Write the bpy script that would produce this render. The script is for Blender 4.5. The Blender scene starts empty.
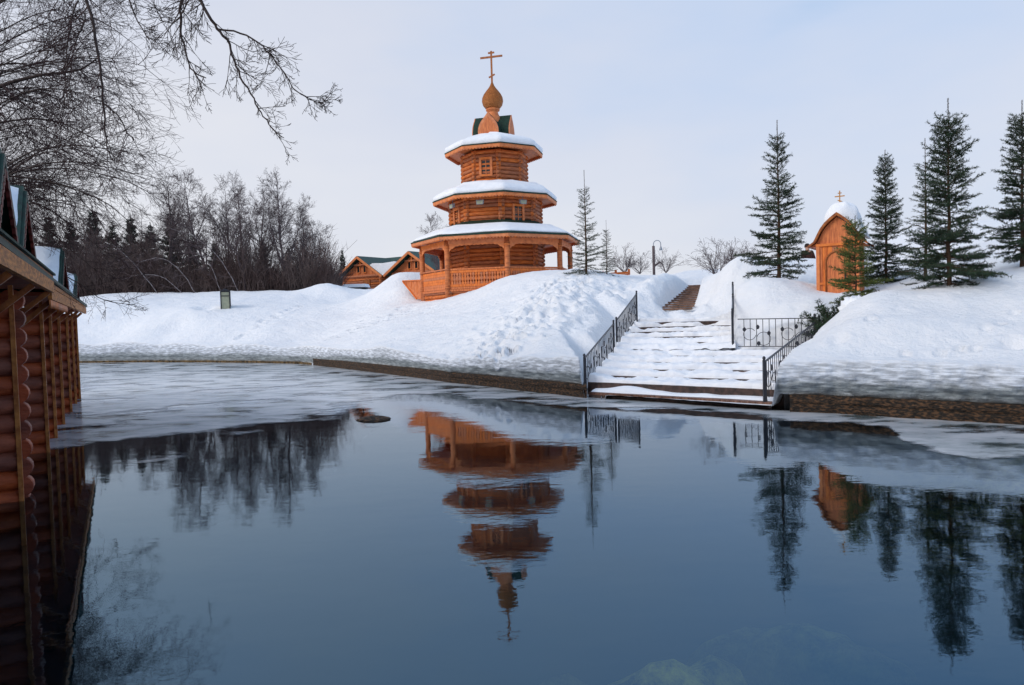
import bpy, math, random
import numpy as np
from mathutils import Vector, Matrix
R = math.radians
random.seed(11)
rng = np.random.default_rng(5)
sc = bpy.context.scene
col = sc.collection

# ------------------------------------------------------------------ camera
FPX, CX, CY, CAMZ = 720.0, 512.0, 342.5, 1.9
PITCH, ROLL = R(2.1), R(1.65)
F = Vector((0, math.cos(PITCH), -math.sin(PITCH)))
R0 = Vector((1, 0, 0)); U0 = R0.cross(F)
RT = R0*math.cos(ROLL) - U0*math.sin(ROLL)
UP = U0*math.cos(ROLL) + R0*math.sin(ROLL)
cam_d = bpy.data.cameras.new("camera"); cam = bpy.data.objects.new("camera", cam_d); col.objects.link(cam)
cam.matrix_world = Matrix(((RT.x, UP.x, -F.x, 0), (RT.y, UP.y, -F.y, 0), (RT.z, UP.z, -F.z, CAMZ), (0, 0, 0, 1)))
cam_d.sensor_width = 36; cam_d.lens = FPX*36/1024; cam_d.clip_start = .05; cam_d.clip_end = 2000
sc.camera = cam

def P(px, py, Y):
    """world point on the sight line of a pixel at world depth Y"""
    d = F + RT*((px-CX)/FPX) - UP*((py-CY)/FPX)
    s = Y/d.y
    return Vector((d.x*s, Y, CAMZ + d.z*s))
def W(px, py, z=0.0):
    d = F + RT*((px-CX)/FPX) - UP*((py-CY)/FPX)
    s = (z-CAMZ)/d.z
    return Vector((d.x*s, d.y*s, z))

# ------------------------------------------------------------------ light
SUN_EL, SUN_AZ = 32.0, -118.0       # azimuth measured clockwise from +Y
w = bpy.data.worlds.new("World"); sc.world = w; w.use_nodes = True
nt = w.node_tree; nt.nodes.clear()
N = nt.nodes.new; L = nt.links.new
out = N('ShaderNodeOutputWorld'); bg = N('ShaderNodeBackground'); L(bg.outputs[0], out.inputs[0])
sky = N('ShaderNodeTexSky'); sky.sky_type = 'NISHITA'; sky.sun_disc = False
sky.sun_elevation = R(SUN_EL); sky.sun_rotation = R(SUN_AZ); sky.air_density = 1.2; sky.dust_density = 2
skm = N('ShaderNodeVectorMath'); skm.operation = 'SCALE'; skm.inputs[3].default_value = .85; L(sky.outputs[0], skm.inputs[0])
tc = N('ShaderNodeTexCoord')
sep = N('ShaderNodeSeparateXYZ'); L(tc.outputs['Generated'], sep.inputs[0])
# overcast layer: pale at the horizon, bluer higher up and towards the right
m1 = N('ShaderNodeMath'); m1.operation = 'MULTIPLY_ADD'; m1.inputs[1].default_value = .36; L(sep.outputs['X'], m1.inputs[0])
mn = N('ShaderNodeMath'); mn.operation = 'MINIMUM'; mn.inputs[1].default_value = .5; L(sep.outputs['Z'], mn.inputs[0])
m2 = N('ShaderNodeMath'); m2.operation = 'MULTIPLY'; m2.inputs[1].default_value = .78; L(mn.outputs[0], m2.inputs[0]); L(m2.outputs[0], m1.inputs[2])
nz = N('ShaderNodeTexNoise'); nz.inputs['Scale'].default_value = 2.4; nz.inputs['Detail'].default_value = 4; nz.inputs['Roughness'].default_value = .5
mp = N('ShaderNodeMapping'); mp.inputs['Scale'].default_value = (1, 1, 2.6); L(tc.outputs['Generated'], mp.inputs[0]); L(mp.outputs[0], nz.inputs['Vector'])
m3 = N('ShaderNodeMath'); m3.operation = 'MULTIPLY_ADD'; m3.inputs[1].default_value = .62; L(nz.outputs['Fac'], m3.inputs[0]); L(m1.outputs[0], m3.inputs[2])
cr = N('ShaderNodeValToRGB'); L(m3.outputs[0], cr.inputs[0])
els = cr.color_ramp.elements
els[0].position = .26; els[0].color = (8.5, 8.6, 9.2, 1)
els[1].position = 1.0; els[1].color = (2.0, 4.9, 8.6, 1)
e = els.new(.52); e.color = (7.4, 7.8, 9.0, 1)
e = els.new(.74); e.color = (6.1, 7.2, 9.3, 1)
mx = N('ShaderNodeMix'); mx.data_type = 'RGBA'; mx.inputs[0].default_value = .86
L(skm.outputs[0], mx.inputs[6]); L(cr.outputs[0], mx.inputs[7])
L(mx.outputs[2], bg.inputs[0]); bg.inputs[1].default_value = .1
sun_d = bpy.data.lights.new("sun", 'SUN'); sun_d.energy = 1.5; sun_d.angle = R(24); sun_d.color = (1, .94, .86)
sun = bpy.data.objects.new("sun", sun_d); col.objects.link(sun)
sdir = Vector((math.sin(R(SUN_AZ))*math.cos(R(SUN_EL)), math.cos(R(SUN_AZ))*math.cos(R(SUN_EL)), math.sin(R(SUN_EL))))
sun.rotation_euler = sdir.to_track_quat('Z', 'Y').to_euler(); sun.location = (0, 0, 40)
sc.view_settings.view_transform = 'Standard'; sc.view_settings.look = 'None'
sc.view_settings.gamma = 1; sc.view_settings.exposure = .04; sc.view_settings.use_curve_mapping = False
sc.render.engine = 'CYCLES'; sc.cycles.max_bounces = 8; sc.cycles.transparent_max_bounces = 12

# ------------------------------------------------------------------ materials
def mat(name, c, c2=None, scale=4.0, rough=.7, bump=.0, bscale=None, stretch=(1, 1, 1), detail=5, spec=.3, bdist=.02, lo=.35, hi=.65):
    m = bpy.data.materials.new(name); m.use_nodes = True
    t = m.node_tree; b = t.nodes['Principled BSDF']
    b.inputs['Roughness'].default_value = rough; b.inputs['Specular IOR Level'].default_value = spec
    b.inputs['Base Color'].default_value = (*c, 1)
    co = t.nodes.new('ShaderNodeTexCoord'); mpp = t.nodes.new('ShaderNodeMapping'); mpp.inputs['Scale'].default_value = stretch
    t.links.new(co.outputs['Object'], mpp.inputs[0])
    n = t.nodes.new('ShaderNodeTexNoise'); n.inputs['Scale'].default_value = scale; n.inputs['Detail'].default_value = detail
    t.links.new(mpp.outputs[0], n.inputs['Vector'])
    if c2 is not None:
        r_ = t.nodes.new('ShaderNodeValToRGB'); r_.color_ramp.elements[0].position = lo; r_.color_ramp.elements[1].position = hi
        r_.color_ramp.elements[0].color = (*c, 1); r_.color_ramp.elements[1].color = (*c2, 1)
        t.links.new(n.outputs['Fac'], r_.inputs[0]); t.links.new(r_.outputs[0], b.inputs['Base Color'])
    if bump:
        n2 = t.nodes.new('ShaderNodeTexNoise'); n2.inputs['Scale'].default_value = bscale or scale*3; n2.inputs['Detail'].default_value = 6
        t.links.new(mpp.outputs[0], n2.inputs['Vector'])
        bp = t.nodes.new('ShaderNodeBump'); bp.inputs['Strength'].default_value = bump; bp.inputs['Distance'].default_value = bdist
        t.links.new(n2.outputs['Fac'], bp.inputs['Height']); t.links.new(bp.outputs[0], b.inputs['Normal'])
    return m
M = {}
M['log'] = mat('orange_log', (.66, .18, .030), (.33, .070, .012), 3.5, .62, .35, 14, (1, 1, 4), lo=.35, hi=.72)
M['trim'] = mat('orange_trim', (.76, .215, .036), (.50, .115, .018), 5, .55, .2, 30, lo=.35, hi=.75)
M['plank'] = mat('orange_plank', (.74, .20, .032), (.46, .10, .016), 6, .6, .3, 30, (4, 4, .6))
M['brownlog'] = mat('brown_log', (.42, .075, .016), (.17, .025, .007), 3.0, .55, .5, 16, (1, 1, 3), lo=.3, hi=.75)
M['browntrim'] = mat('brown_trim', (.40, .13, .03), (.20, .05, .015), 8, .5, .3, 30)
M['oldlog'] = mat('old_fascia', (.66, .25, .06), (.30, .10, .03), 6, .6, .5, 30, (1, 1, 5))
M['red'] = mat('red_trim', (.17, .022, .014), (.07, .012, .010), 8, .5)
M['green'] = mat('green_shingle', (.010, .045, .028), (.004, .018, .014), 14, .7, .6, 30)
M['greenroof'] = mat('green_sheet_roof', (.012, .060, .045), (.008, .035, .03), 4, .5, .2, 20)
M['greentrim'] = mat('green_trim', (.008, .055, .042), (.006, .025, .022), 9, .5)
def vary(k, lo, hi):
    t = M[k].node_tree; b = t.nodes['Principled BSDF']; src = b.inputs['Base Color'].links[0].from_socket
    g = t.nodes.new('ShaderNodeNewGeometry'); r_ = t.nodes.new('ShaderNodeMapRange'); r_.inputs[3].default_value = lo; r_.inputs[4].default_value = hi
    t.links.new(g.outputs['Random Per Island'], r_.inputs[0]); v = t.nodes.new('ShaderNodeHueSaturation'); t.links.new(r_.outputs[0], v.inputs['Value'])
    r2 = t.nodes.new('ShaderNodeMapRange'); r2.inputs[3].default_value = .84; r2.inputs[4].default_value = 1.0; t.links.new(g.outputs['Random Per Island'], r2.inputs[0]); t.links.new(r2.outputs[0], v.inputs['Saturation'])
    t.links.new(src, v.inputs['Color']); t.links.new(v.outputs[0], b.inputs['Base Color'])
vary('log', .62, 1.2); vary('plank', .72, 1.15); vary('brownlog', .6, 1.25); vary('trim', .85, 1.1)
M['glass'] = mat('dark_glass', (.006, .008, .010), None, 4, .12, spec=.5)
M['iron'] = mat('wrought_iron', (.008, .010, .020), (.02, .022, .032), 20, .4, .2, 60, spec=.5)
M['metal'] = mat('grey_metal', (.30, .33, .38), (.20, .22, .26), 12, .4)
M['lampglass'] = mat('lantern_glass', (.42, .43, .30), (.34, .36, .26), 6, .4)
M['stone'] = mat('kerb_stone', (.115, .060, .030), (.018, .014, .011), 13, .8, 1.0, 16, (1, 1, 2.6), bdist=.06, lo=.36, hi=.54, detail=10)
M['soil'] = mat('bank_soil', (.20, .13, .06), (.03, .02, .012), 7, .9, .8, 18, bdist=.05)
M['step'] = mat('wet_step', (.10, .060, .050), (.035, .026, .024), 9, .6, .5, 20)
M['deck'] = mat('wet_plank', (.24, .13, .09), (.07, .03, .022), 5, .5, .3, 30, (1, 6, 1))
M['pathplank'] = mat('path_plank', (.24, .13, .085), (.10, .055, .04), 7, .7, .4, 30)
M['snow'] = mat('roof_snow', (.84, .86, .90), (.78, .81, .87), 3, .8, .35, 6, bdist=.06)
M['bark'] = mat('dark_bark', (.035, .024, .022), (.075, .052, .046), 10, .9, .5, 30)
M['twig'] = mat('red_twig', (.030, .014, .016), (.060, .032, .032), 10, .9)
M['farbark'] = mat('grey_bark', (.075, .058, .062), (.13, .10, .105), 6, .9)
M['thicket'] = mat('thicket_twig', (.075, .046, .043), (.135, .10, .092), .6, .9)
M['frost'] = mat('snowy_stem', (.30, .29, .31), (.12, .09, .09), 4, .9)
M['spbark'] = mat('spruce_bark', (.10, .055, .032), (.05, .03, .02), 14, .9)
M['needle'] = mat('spruce_needle', (.010, .028, .016), (.042, .070, .034), 3.5, .75, lo=.35, hi=.7)
M['needleb'] = mat('spruce_needle_bright', (.04, .075, .02), (.15, .18, .045), 4.5, .75, lo=.35, hi=.65)
M['farneedle'] = mat('far_needle', (.016, .028, .022), (.04, .052, .036), 2, .85)
M['skin'] = mat('skin', (.50, .28, .20), None, 4, .6)
M['coat'] = mat('brown_coat', (.07, .022, .016), (.035, .014, .012), 8, .9)
M['trousers'] = mat('dark_trousers', (.015, .015, .02), None, 4, .9)
M['hair'] = mat('dark_hair', (.02, .012, .01), None, 4, .8)
M['car'] = mat('pale_car_paint', (.55, .60, .66), None, 4, .35, spec=.5)
M['tyre'] = mat('tyre_rubber', (.02, .02, .02), None, 4, .9)
M['gold'] = mat('gilt_wood', (.55, .27, .07), (.38, .16, .04), 8, .4)

def snow_ground_mat():
    m = bpy.data.materials.new('snow_ground'); m.use_nodes = True
    t = m.node_tree; b = t.nodes['Principled BSDF']; n = t.nodes.new; l = t.links.new
    b.inputs['Roughness'].default_value = .75; b.inputs['Specular IOR Level'].default_value = .25
    co = n('ShaderNodeTexCoord'); at = n('ShaderNodeAttribute'); at.attribute_name = 'cut'
    sp = n('ShaderNodeSeparateXYZ'); l(at.outputs['Vector'], sp.inputs[0])    # x: cut face mask, y: height in the face 0..1
    ns = n('ShaderNodeTexNoise'); ns.inputs['Scale'].default_value = 2.2; ns.inputs['Detail'].default_value = 6; l(co.outputs['Object'], ns.inputs['Vector'])
    mp_ = n('ShaderNodeMapping'); mp_.inputs['Scale'].default_value = (1, 1, 7); l(co.outputs['Object'], mp_.inputs[0])
    nl = n('ShaderNodeTexNoise'); nl.inputs['Scale'].default_value = 2.4; nl.inputs['Detail'].default_value = 8; nl.inputs['Roughness'].default_value = .65; l(mp_.outputs[0], nl.inputs['Vector'])
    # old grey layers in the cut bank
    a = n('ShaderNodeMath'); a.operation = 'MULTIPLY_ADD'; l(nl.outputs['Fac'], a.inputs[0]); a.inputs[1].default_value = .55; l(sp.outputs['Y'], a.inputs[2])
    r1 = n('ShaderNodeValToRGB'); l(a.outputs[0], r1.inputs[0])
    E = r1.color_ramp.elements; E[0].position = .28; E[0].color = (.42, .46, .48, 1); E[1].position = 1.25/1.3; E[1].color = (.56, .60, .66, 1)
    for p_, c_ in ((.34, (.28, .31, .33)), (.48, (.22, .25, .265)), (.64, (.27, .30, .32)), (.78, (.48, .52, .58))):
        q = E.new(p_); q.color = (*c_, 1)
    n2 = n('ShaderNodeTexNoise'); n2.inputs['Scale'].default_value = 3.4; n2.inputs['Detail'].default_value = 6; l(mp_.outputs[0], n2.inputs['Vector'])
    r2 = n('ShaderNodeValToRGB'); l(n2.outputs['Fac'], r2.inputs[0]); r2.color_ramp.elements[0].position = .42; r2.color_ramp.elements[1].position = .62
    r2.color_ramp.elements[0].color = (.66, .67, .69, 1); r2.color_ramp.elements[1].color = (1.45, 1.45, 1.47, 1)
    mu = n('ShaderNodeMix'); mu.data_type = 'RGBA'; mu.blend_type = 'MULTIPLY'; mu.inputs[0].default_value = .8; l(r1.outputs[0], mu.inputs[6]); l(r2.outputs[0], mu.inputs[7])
    cl = n('ShaderNodeValToRGB'); l(ns.outputs['Fac'], cl.inputs[0]); cl.color_ramp.elements[0].position = .3; cl.color_ramp.elements[1].position = .7
    cl.color_ramp.elements[0].color = (.80, .83, .88, 1); cl.color_ramp.elements[1].color = (.87, .88, .91, 1)
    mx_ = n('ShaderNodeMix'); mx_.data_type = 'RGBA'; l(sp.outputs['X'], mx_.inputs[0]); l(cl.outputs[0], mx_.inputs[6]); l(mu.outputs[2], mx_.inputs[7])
    l(mx_.outputs[2], b.inputs['Base Color'])
    nb = n('ShaderNodeTexNoise'); nb.inputs['Scale'].default_value = 7; nb.inputs['Detail'].default_value = 10; nb.inputs['Roughness'].default_value = .68; l(co.outputs['Object'], nb.inputs['Vector'])
    bp = n('ShaderNodeBump'); bp.inputs['Strength'].default_value = .9; bp.inputs['Distance'].default_value = .09; l(nb.outputs['Fac'], bp.inputs['Height']); l(bp.outputs[0], b.inputs['Normal'])
    return m
M['ground'] = snow_ground_mat()

def water_mat():
    m = bpy.data.materials.new('pond_water'); m.use_nodes = True
    t = m.node_tree; t.nodes.clear(); n = t.nodes.new; l = t.links.new
    o = n('ShaderNodeOutputMaterial'); mixs = n('ShaderNodeMixShader'); g = n('ShaderNodeBsdfGlossy'); tr = n('ShaderNodeBsdfTransparent')
    g.inputs['Roughness'].default_value = .015; g.inputs['Color'].default_value = (.60, .84, 1, 1)
    tr.inputs['Color'].default_value = (.85, .92, .90, 1)
    fr = n('ShaderNodeFresnel'); fr.inputs['IOR'].default_value = 2.2
    co = n('ShaderNodeTexCoord'); mp_ = n('ShaderNodeMapping'); mp_.inputs['Scale'].default_value = (.8, 1.3, 1); l(co.outputs['Object'], mp_.inputs[0])
    a = n('ShaderNodeTexNoise'); a.inputs['Scale'].default_value = 1.6; a.inputs['Detail'].default_value = 3; l(mp_.outputs[0], a.inputs['Vector'])
    b = n('ShaderNodeTexNoise'); b.inputs['Scale'].default_value = 11; b.inputs['Detail'].default_value = 2; l(mp_.outputs[0], b.inputs['Vector'])
    ad = n('ShaderNodeMath'); ad.operation = 'MULTIPLY_ADD'; ad.inputs[1].default_value = .12; l(b.outputs['Fac'], ad.inputs[0])
    c3 = n('ShaderNodeTexNoise'); c3.inputs['Scale'].default_value = 34; c3.inputs['Detail'].default_value = 2; l(mp_.outputs[0], c3.inputs['Vector'])
    a3 = n('ShaderNodeMath'); a3.operation = 'MULTIPLY_ADD'; a3.inputs[1].default_value = .05; l(c3.outputs['Fac'], a3.inputs[0]); l(a.outputs['Fac'], a3.inputs[2]); l(a3.outputs[0], ad.inputs[2])
    bp = n('ShaderNodeBump'); bp.inputs['Strength'].default_value = 1; bp.inputs['Distance'].default_value = .0021; l(ad.outputs[0], bp.inputs['Height'])
    l(bp.outputs[0], g.inputs['Normal']); l(bp.outputs[0], fr.inputs['Normal'])
    rt = n('ShaderNodeValToRGB'); rt.color_ramp.elements[0].position = .20; rt.color_ramp.elements[0].color = (.46, .75, 1, 1); rt.color_ramp.elements[1].position = .62; rt.color_ramp.elements[1].color = (.92, .95, 1, 1); l(fr.outputs[0], rt.inputs[0]); l(rt.outputs[0], g.inputs['Color'])
    l(fr.outputs[0], mixs.inputs[0]); l(tr.outputs[0], mixs.inputs[1]); l(g.outputs[0], mixs.inputs[2]); l(mixs.outputs[0], o.inputs[0])
    return m
M['water'] = water_mat()

def ice_mat():
    m = bpy.data.materials.new('wet_ice'); m.use_nodes = True
    t = m.node_tree; t.nodes.clear(); n = t.nodes.new; l = t.links.new
    o = n('ShaderNodeOutputMaterial'); at = n('ShaderNodeAttribute'); at.attribute_name = 'sd'
    co = n('ShaderNodeTexCoord'); mp_ = n('ShaderNodeMapping'); mp_.inputs['Rotation'].default_value = (0, 0, R(40)); mp_.inputs['Scale'].default_value = (.8, 1.35, 1); l(co.outputs['Object'], mp_.inputs[0])
    a = n('ShaderNodeTexNoise'); a.inputs['Scale'].default_value = .55; a.inputs['Detail'].default_value = 9; a.inputs['Roughness'].default_value = .62; l(mp_.outputs[0], a.inputs['Vector'])
    # edge: signed distance broken up by noise
    s = n('ShaderNodeMath'); s.operation = 'MULTIPLY_ADD'; s.inputs[1].default_value = 6.0; l(a.outputs['Fac'], s.inputs[0]); l(at.outputs['Fac'], s.inputs[2])
    th = n('ShaderNodeMapRange'); th.inputs[1].default_value = 2.75; th.inputs[2].default_value = 3.35; th.inputs[4].default_value = .93; l(s.outputs[0], th.inputs[0])
    c = n('ShaderNodeTexNoise'); c.inputs['Scale'].default_value = 1.1; c.inputs['Detail'].default_value = 8; c.inputs['Roughness'].default_value = .6; l(mp_.outputs[0], c.inputs['Vector'])
    cr_ = n('ShaderNodeValToRGB'); l(c.outputs['Fac'], cr_.inputs[0]); E = cr_.color_ramp.elements
    E[0].position = .38; E[0].color = (.10, .14, .15, 1); E[1].position = .60; E[1].color = (.76, .80, .86, 1); q = E.new(.46); q.color = (.50, .56, .61, 1)
    d = n('ShaderNodeBsdfDiffuse'); l(cr_.outputs[0], d.inputs[0])
    g = n('ShaderNodeBsdfGlossy'); g.inputs['Roughness'].default_value = .13
    fr = n('ShaderNodeFresnel'); fr.inputs['IOR'].default_value = 1.33
    bp = n('ShaderNodeBump'); bp.inputs['Strength'].default_value = 1; bp.inputs['Distance'].default_value = .003; l(c.outputs['Fac'], bp.inputs['Height']); l(bp.outputs[0], g.inputs['Normal'])
    fm = n('ShaderNodeMath'); fm.operation = 'MULTIPLY'; fm.inputs[1].default_value = .55; l(fr.outputs[0], fm.inputs[0]); mx1 = n('ShaderNodeMixShader'); l(fm.outputs[0], mx1.inputs[0]); l(d.outputs[0], mx1.inputs[1]); l(g.outputs[0], mx1.inputs[2])
    tr = n('ShaderNodeBsdfTransparent'); mx2 = n('ShaderNodeMixShader')
    l(th.outputs[0], mx2.inputs[0]); l(tr.outputs[0], mx2.inputs[1]); l(mx1.outputs[0], mx2.inputs[2]); l(mx2.outputs[0], o.inputs[0])
    return m
M['ice'] = ice_mat()
def bed_mat():
    m = mat('pond_bed', (.001, .016, .038), (.003, .024, .042), .5, .9)
    t = m.node_tree; b = t.nodes['Principled BSDF']; src = b.inputs['Base Color'].links[0].from_socket
    at = t.nodes.new('ShaderNodeAttribute'); at.attribute_name = 'algae'
    n = t.nodes.new('ShaderNodeTexNoise'); n.inputs['Scale'].default_value = 5; n.inputs['Detail'].default_value = 8; n.inputs['Roughness'].default_value = .7
    co = t.nodes.new('ShaderNodeTexCoord'); t.links.new(co.outputs['Object'], n.inputs['Vector'])
    r_ = t.nodes.new('ShaderNodeMapRange'); r_.inputs[1].default_value = .38; r_.inputs[2].default_value = .62; t.links.new(n.outputs['Fac'], r_.inputs[0])
    mu = t.nodes.new('ShaderNodeMath'); mu.operation = 'MULTIPLY'; t.links.new(at.outputs['Fac'], mu.inputs[0]); t.links.new(r_.outputs[0], mu.inputs[1])
    mx_ = t.nodes.new('ShaderNodeMix'); mx_.data_type = 'RGBA'; t.links.new(mu.outputs[0], mx_.inputs[0]); t.links.new(src, mx_.inputs[6]); mx_.inputs[7].default_value = (.75, .74, .12, 1)
    t.links.new(mx_.outputs[2], b.inputs['Base Color'])
    return m
M['bed'] = bed_mat()

# ------------------------------------------------------------------ builders
def tag(o, label=None, cat=None, group=None, kind=None):
    if label: o['label'] = label
    if cat: o['category'] = cat
    if group: o['group'] = group
    if kind: o['kind'] = kind
    return o
def empty(name, loc, label, cat, rz=0, group=None):
    o = bpy.data.objects.new(name, None); col.objects.link(o); o.location = loc; o.rotation_euler = (0, 0, rz)
    return tag(o, label, cat, group)
def copy_tree(o, parent=None):
    c = o.copy(); col.objects.link(c)
    if parent: c.parent = parent
    for ch in [x for x in KIDS.get(o.name, [])]:
        k = copy_tree(ch, c)
    KIDS[c.name] = []
    return c
KIDS = {}
class MB:
    def __init__(s): s.v = []; s.f = []; s.sm = []
    def add(s, vs, fs, smooth=False):
        b = len(s.v); s.v.extend([tuple(q) for q in vs]); s.f.extend([tuple(i+b for i in f) for f in fs]); s.sm.extend([smooth]*len(fs))
    def box(s, c, size, rz=0, ax=None):
        hx, hy, hz = size[0]/2, size[1]/2, size[2]/2
        if ax is None:
            ca, sa = math.cos(rz), math.sin(rz); ax = (Vector((ca, sa, 0)), Vector((-sa, ca, 0)), Vector((0, 0, 1)))
        c = Vector(c)
        vs = [c + ax[0]*(i*hx) + ax[1]*(j*hy) + ax[2]*(k*hz) for i in (-1, 1) for j in (-1, 1) for k in (-1, 1)]
        s.add(vs, [(0, 1, 3, 2), (4, 6, 7, 5), (0, 4, 5, 1), (2, 3, 7, 6), (0, 2, 6, 4), (1, 5, 7, 3)])
    def bar(s, a, b, wd, ht, up=Vector((0, 0, 1))):
        a = Vector(a); b = Vector(b); d = b-a; ln = d.length; d.normalize()
        sd = d.cross(up)
        if sd.length < 1e-4: sd = Vector((1, 0, 0))
        sd.normalize(); u = sd.cross(d)
        s.box((a+b)/2, (ln, wd, ht), ax=(d, sd, u))
    def tube(s, pts, rad, n=8, cap=True, smooth=True):
        pts = [Vector(p) for p in pts]
        if not hasattr(rad, '__len__'): rad = [rad]*len(pts)
        base = len(s.v); ref = None
        for i, p in enumerate(pts):
            d = (pts[min(i+1, len(pts)-1)] - pts[max(i-1, 0)])
            if d.length < 1e-9: d = Vector((0, 0, 1))
            d.normalize()
            if ref is None: ref = d.orthogonal().normalized()
            else:
                ref = ref - d*ref.dot(d)
                if ref.length < 1e-6: ref = d.orthogonal()
                ref.normalize()
            b2 = d.cross(ref); r_ = rad[i]
            for k in range(n):
                a = 2*math.pi*k/n; q = p + ref*(r_*math.cos(a)) + b2*(r_*math.sin(a)); s.v.append((q.x, q.y, q.z))
        for i in range(len(pts)-1):
            for k in range(n):
                s.f.append((base+i*n+k, base+i*n+(k+1) % n, base+(i+1)*n+(k+1) % n, base+(i+1)*n+k)); s.sm.append(smooth)
        if cap:
            s.f.append(tuple(base+k for k in range(n))[::-1]); s.sm.append(False)
            e_ = base+(len(pts)-1)*n; s.f.append(tuple(e_+k for k in range(n))); s.sm.append(False)
    def lathe(s, c, prof, n=24, smooth=True, rot=0, fn=None):
        c = Vector(c); b = len(s.v)
        for (r_, z) in prof:
            for k in range(n):
                a = 2*math.pi*k/n + rot; rr = r_*(fn(a) if fn else 1)
                s.v.append((c.x+rr*math.sin(a), c.y-rr*math.cos(a), c.z+z))
        for i in range(len(prof)-1):
            for k in range(n):
                s.f.append((b+i*n+k, b+i*n+(k+1) % n, b+(i+1)*n+(k+1) % n, b+(i+1)*n+k)); s.sm.append(smooth)
    def prism(s, prof, o, ax, ay, az, depth):
        """profile polygon in (ax, az) extruded along ay by depth, from o"""
        o = Vector(o); n = len(prof)
        a = [o + ax*x + az*z for x, z in prof]; b_ = [q + ay*depth for q in a]
        s.add(a+b_, [tuple(range(n))[::-1], tuple(range(n, 2*n))] + [(i, (i+1) % n, n+(i+1) % n, n+i) for i in range(n)])
    def build(s, name, m, parent=None, label=None):
        me = bpy.data.meshes.new(name); me.from_pydata(s.v, [], s.f); me.materials.append(m)
        me.polygons.foreach_set('use_smooth', s.sm); me.update()
        o = bpy.data.objects.new(name, me); col.objects.link(o)
        if parent: o.parent = parent; KIDS.setdefault(parent.name, []).append(o)
        if label: o['label'] = label
        return o

# numpy value noise
def _h(ix, iy, s):
    n = (ix.astype(np.int64)*374761393 + iy.astype(np.int64)*668265263 + s*982451653) & 0xffffffff
    n = ((n ^ (n >> 13))*1274126177) & 0xffffffff
    return ((n ^ (n >> 16)) & 0xffff)/65535.0
def vn(x, y, s=0):
    x = np.asarray(x, float); y = np.asarray(y, float)
    ix = np.floor(x); iy = np.floor(y); fx = x-ix; fy = y-iy; fx = fx*fx*(3-2*fx); fy = fy*fy*(3-2*fy)
    a = _h(ix, iy, s); b = _h(ix+1, iy, s); c = _h(ix, iy+1, s); d = _h(ix+1, iy+1, s)
    return (a*(1-fx)+b*fx)*(1-fy) + (c*(1-fx)+d*fx)*fy - .5
def fbm(x, y, s=0, o=4):
    t = 0; a = 1
    for i in range(o): t = t + a*vn(x*2**i+i*17.3, y*2**i-i*9.1, s+i); a *= .5
    return t

# ------------------------------------------------------------------ terrain
CP = []   # control points of the snow surface (x, y, z)
def cp(px, py, Y): p = P(px, py, Y); CP.append((p.x, p.y, p.z))
for t in [
    (1024,365,11.4),(1024,342,12.5),(1024,300,14.5),(1024,268,17),(1024,236,22),
    (940,362,12.4),(940,330,13.5),(940,303,15),(950,284,16),(985,240,22),(940,262,22),
    (860,359,13.2),(850,325,14.4),(852,300,16.6),(848,291,19.4),(870,286,22),(900,268,25),
    (800,354,14.1),(817,339,15.5),(834,322,17.0),
    (736,340,19.6),(760,306,19.6),(790,297,19.6),(815,300,18.9),(780,278,22.5),(745,284,21.5),(805,280,22),(818,290,20.3),(858,291,20.3),
    (720,278,27),(740,266,30),(765,263,31),(775,275,26),(807,260,28),(840,262,30),
    (560,357,17.4),(560,333,20),(565,300,25),(565,284,28.5),(568,274.5,31),
    (598,352,18.6),(616,338,21.3),(628,319,24),(640,304,26.5),(610,293,27),(600,276,31),
    (645,276,34),(690,271,38),(650,285,30),(662,305,27.2),(712,298,27),
    (520,356,19),(520,330,22),(520,308,27),(520,288,30.5),(506,277.5,33.3),(488,284.5,33.6),(472,291,34),(540,277,31.5),
    (450,357,21.7),(450,340,24.2),(455,320,28.5),(455,305,32),(424,305,34.8),(440,302,34),(418,304,36),
    (380,346,26.5),(390,330,30),(385,312,36),(365,306,40),
    (395,273,43),(415,272,44),(372,289,43),(400,290,40.5),(358,302,46),(340,300,47),
    (300,346,34.8),(300,330,37),(300,312,41),(305,299,46),(325,290,50),(280,294,48),
    (225,346,36.2),(225,326,39),(225,309,42),(225,299,46),
    (150,346,37.5),(150,322,41),(150,306,45),(150,295,50),
    (90,349,38.5),(90,326,42),(90,297,50),
    (664,308,26.9),(690,308,26.6),(690,287,33.5),(713,287,33)]: cp(*t)
for t in [(-.6,39,3.0),(-4,41,3.1),(3,42,3.1),(-13,62,3.9),(-10,66,4.0),(-30,60,4.4),(-45,60,4.4),(-15,72,4.6),(-8,70,4.6),(0,60,4.6),(15,60,5),(30,50,5),
          (20,35,5.2),(15,28,4.6),(10,70,5),(5.6,33,3.6),(9,40,3.7),(-60,45,2.5),(-45,42,1.2),(-30,38.5,1.0),(14,9,1.1),(18,14,2.6),(25,20,4),(20,5,1.2),(35,8,3),
          (-80,90,5),(0,100,5.5),(80,90,6),(60,40,5.5),(-80,50,3),(4.3,24.4,1.72),(7.2,23.6,1.76),(5.9,26.2,1.85),(7.5,25.2,2.0),(8.6,18.4,1.7)]: CP.append(t)
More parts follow.
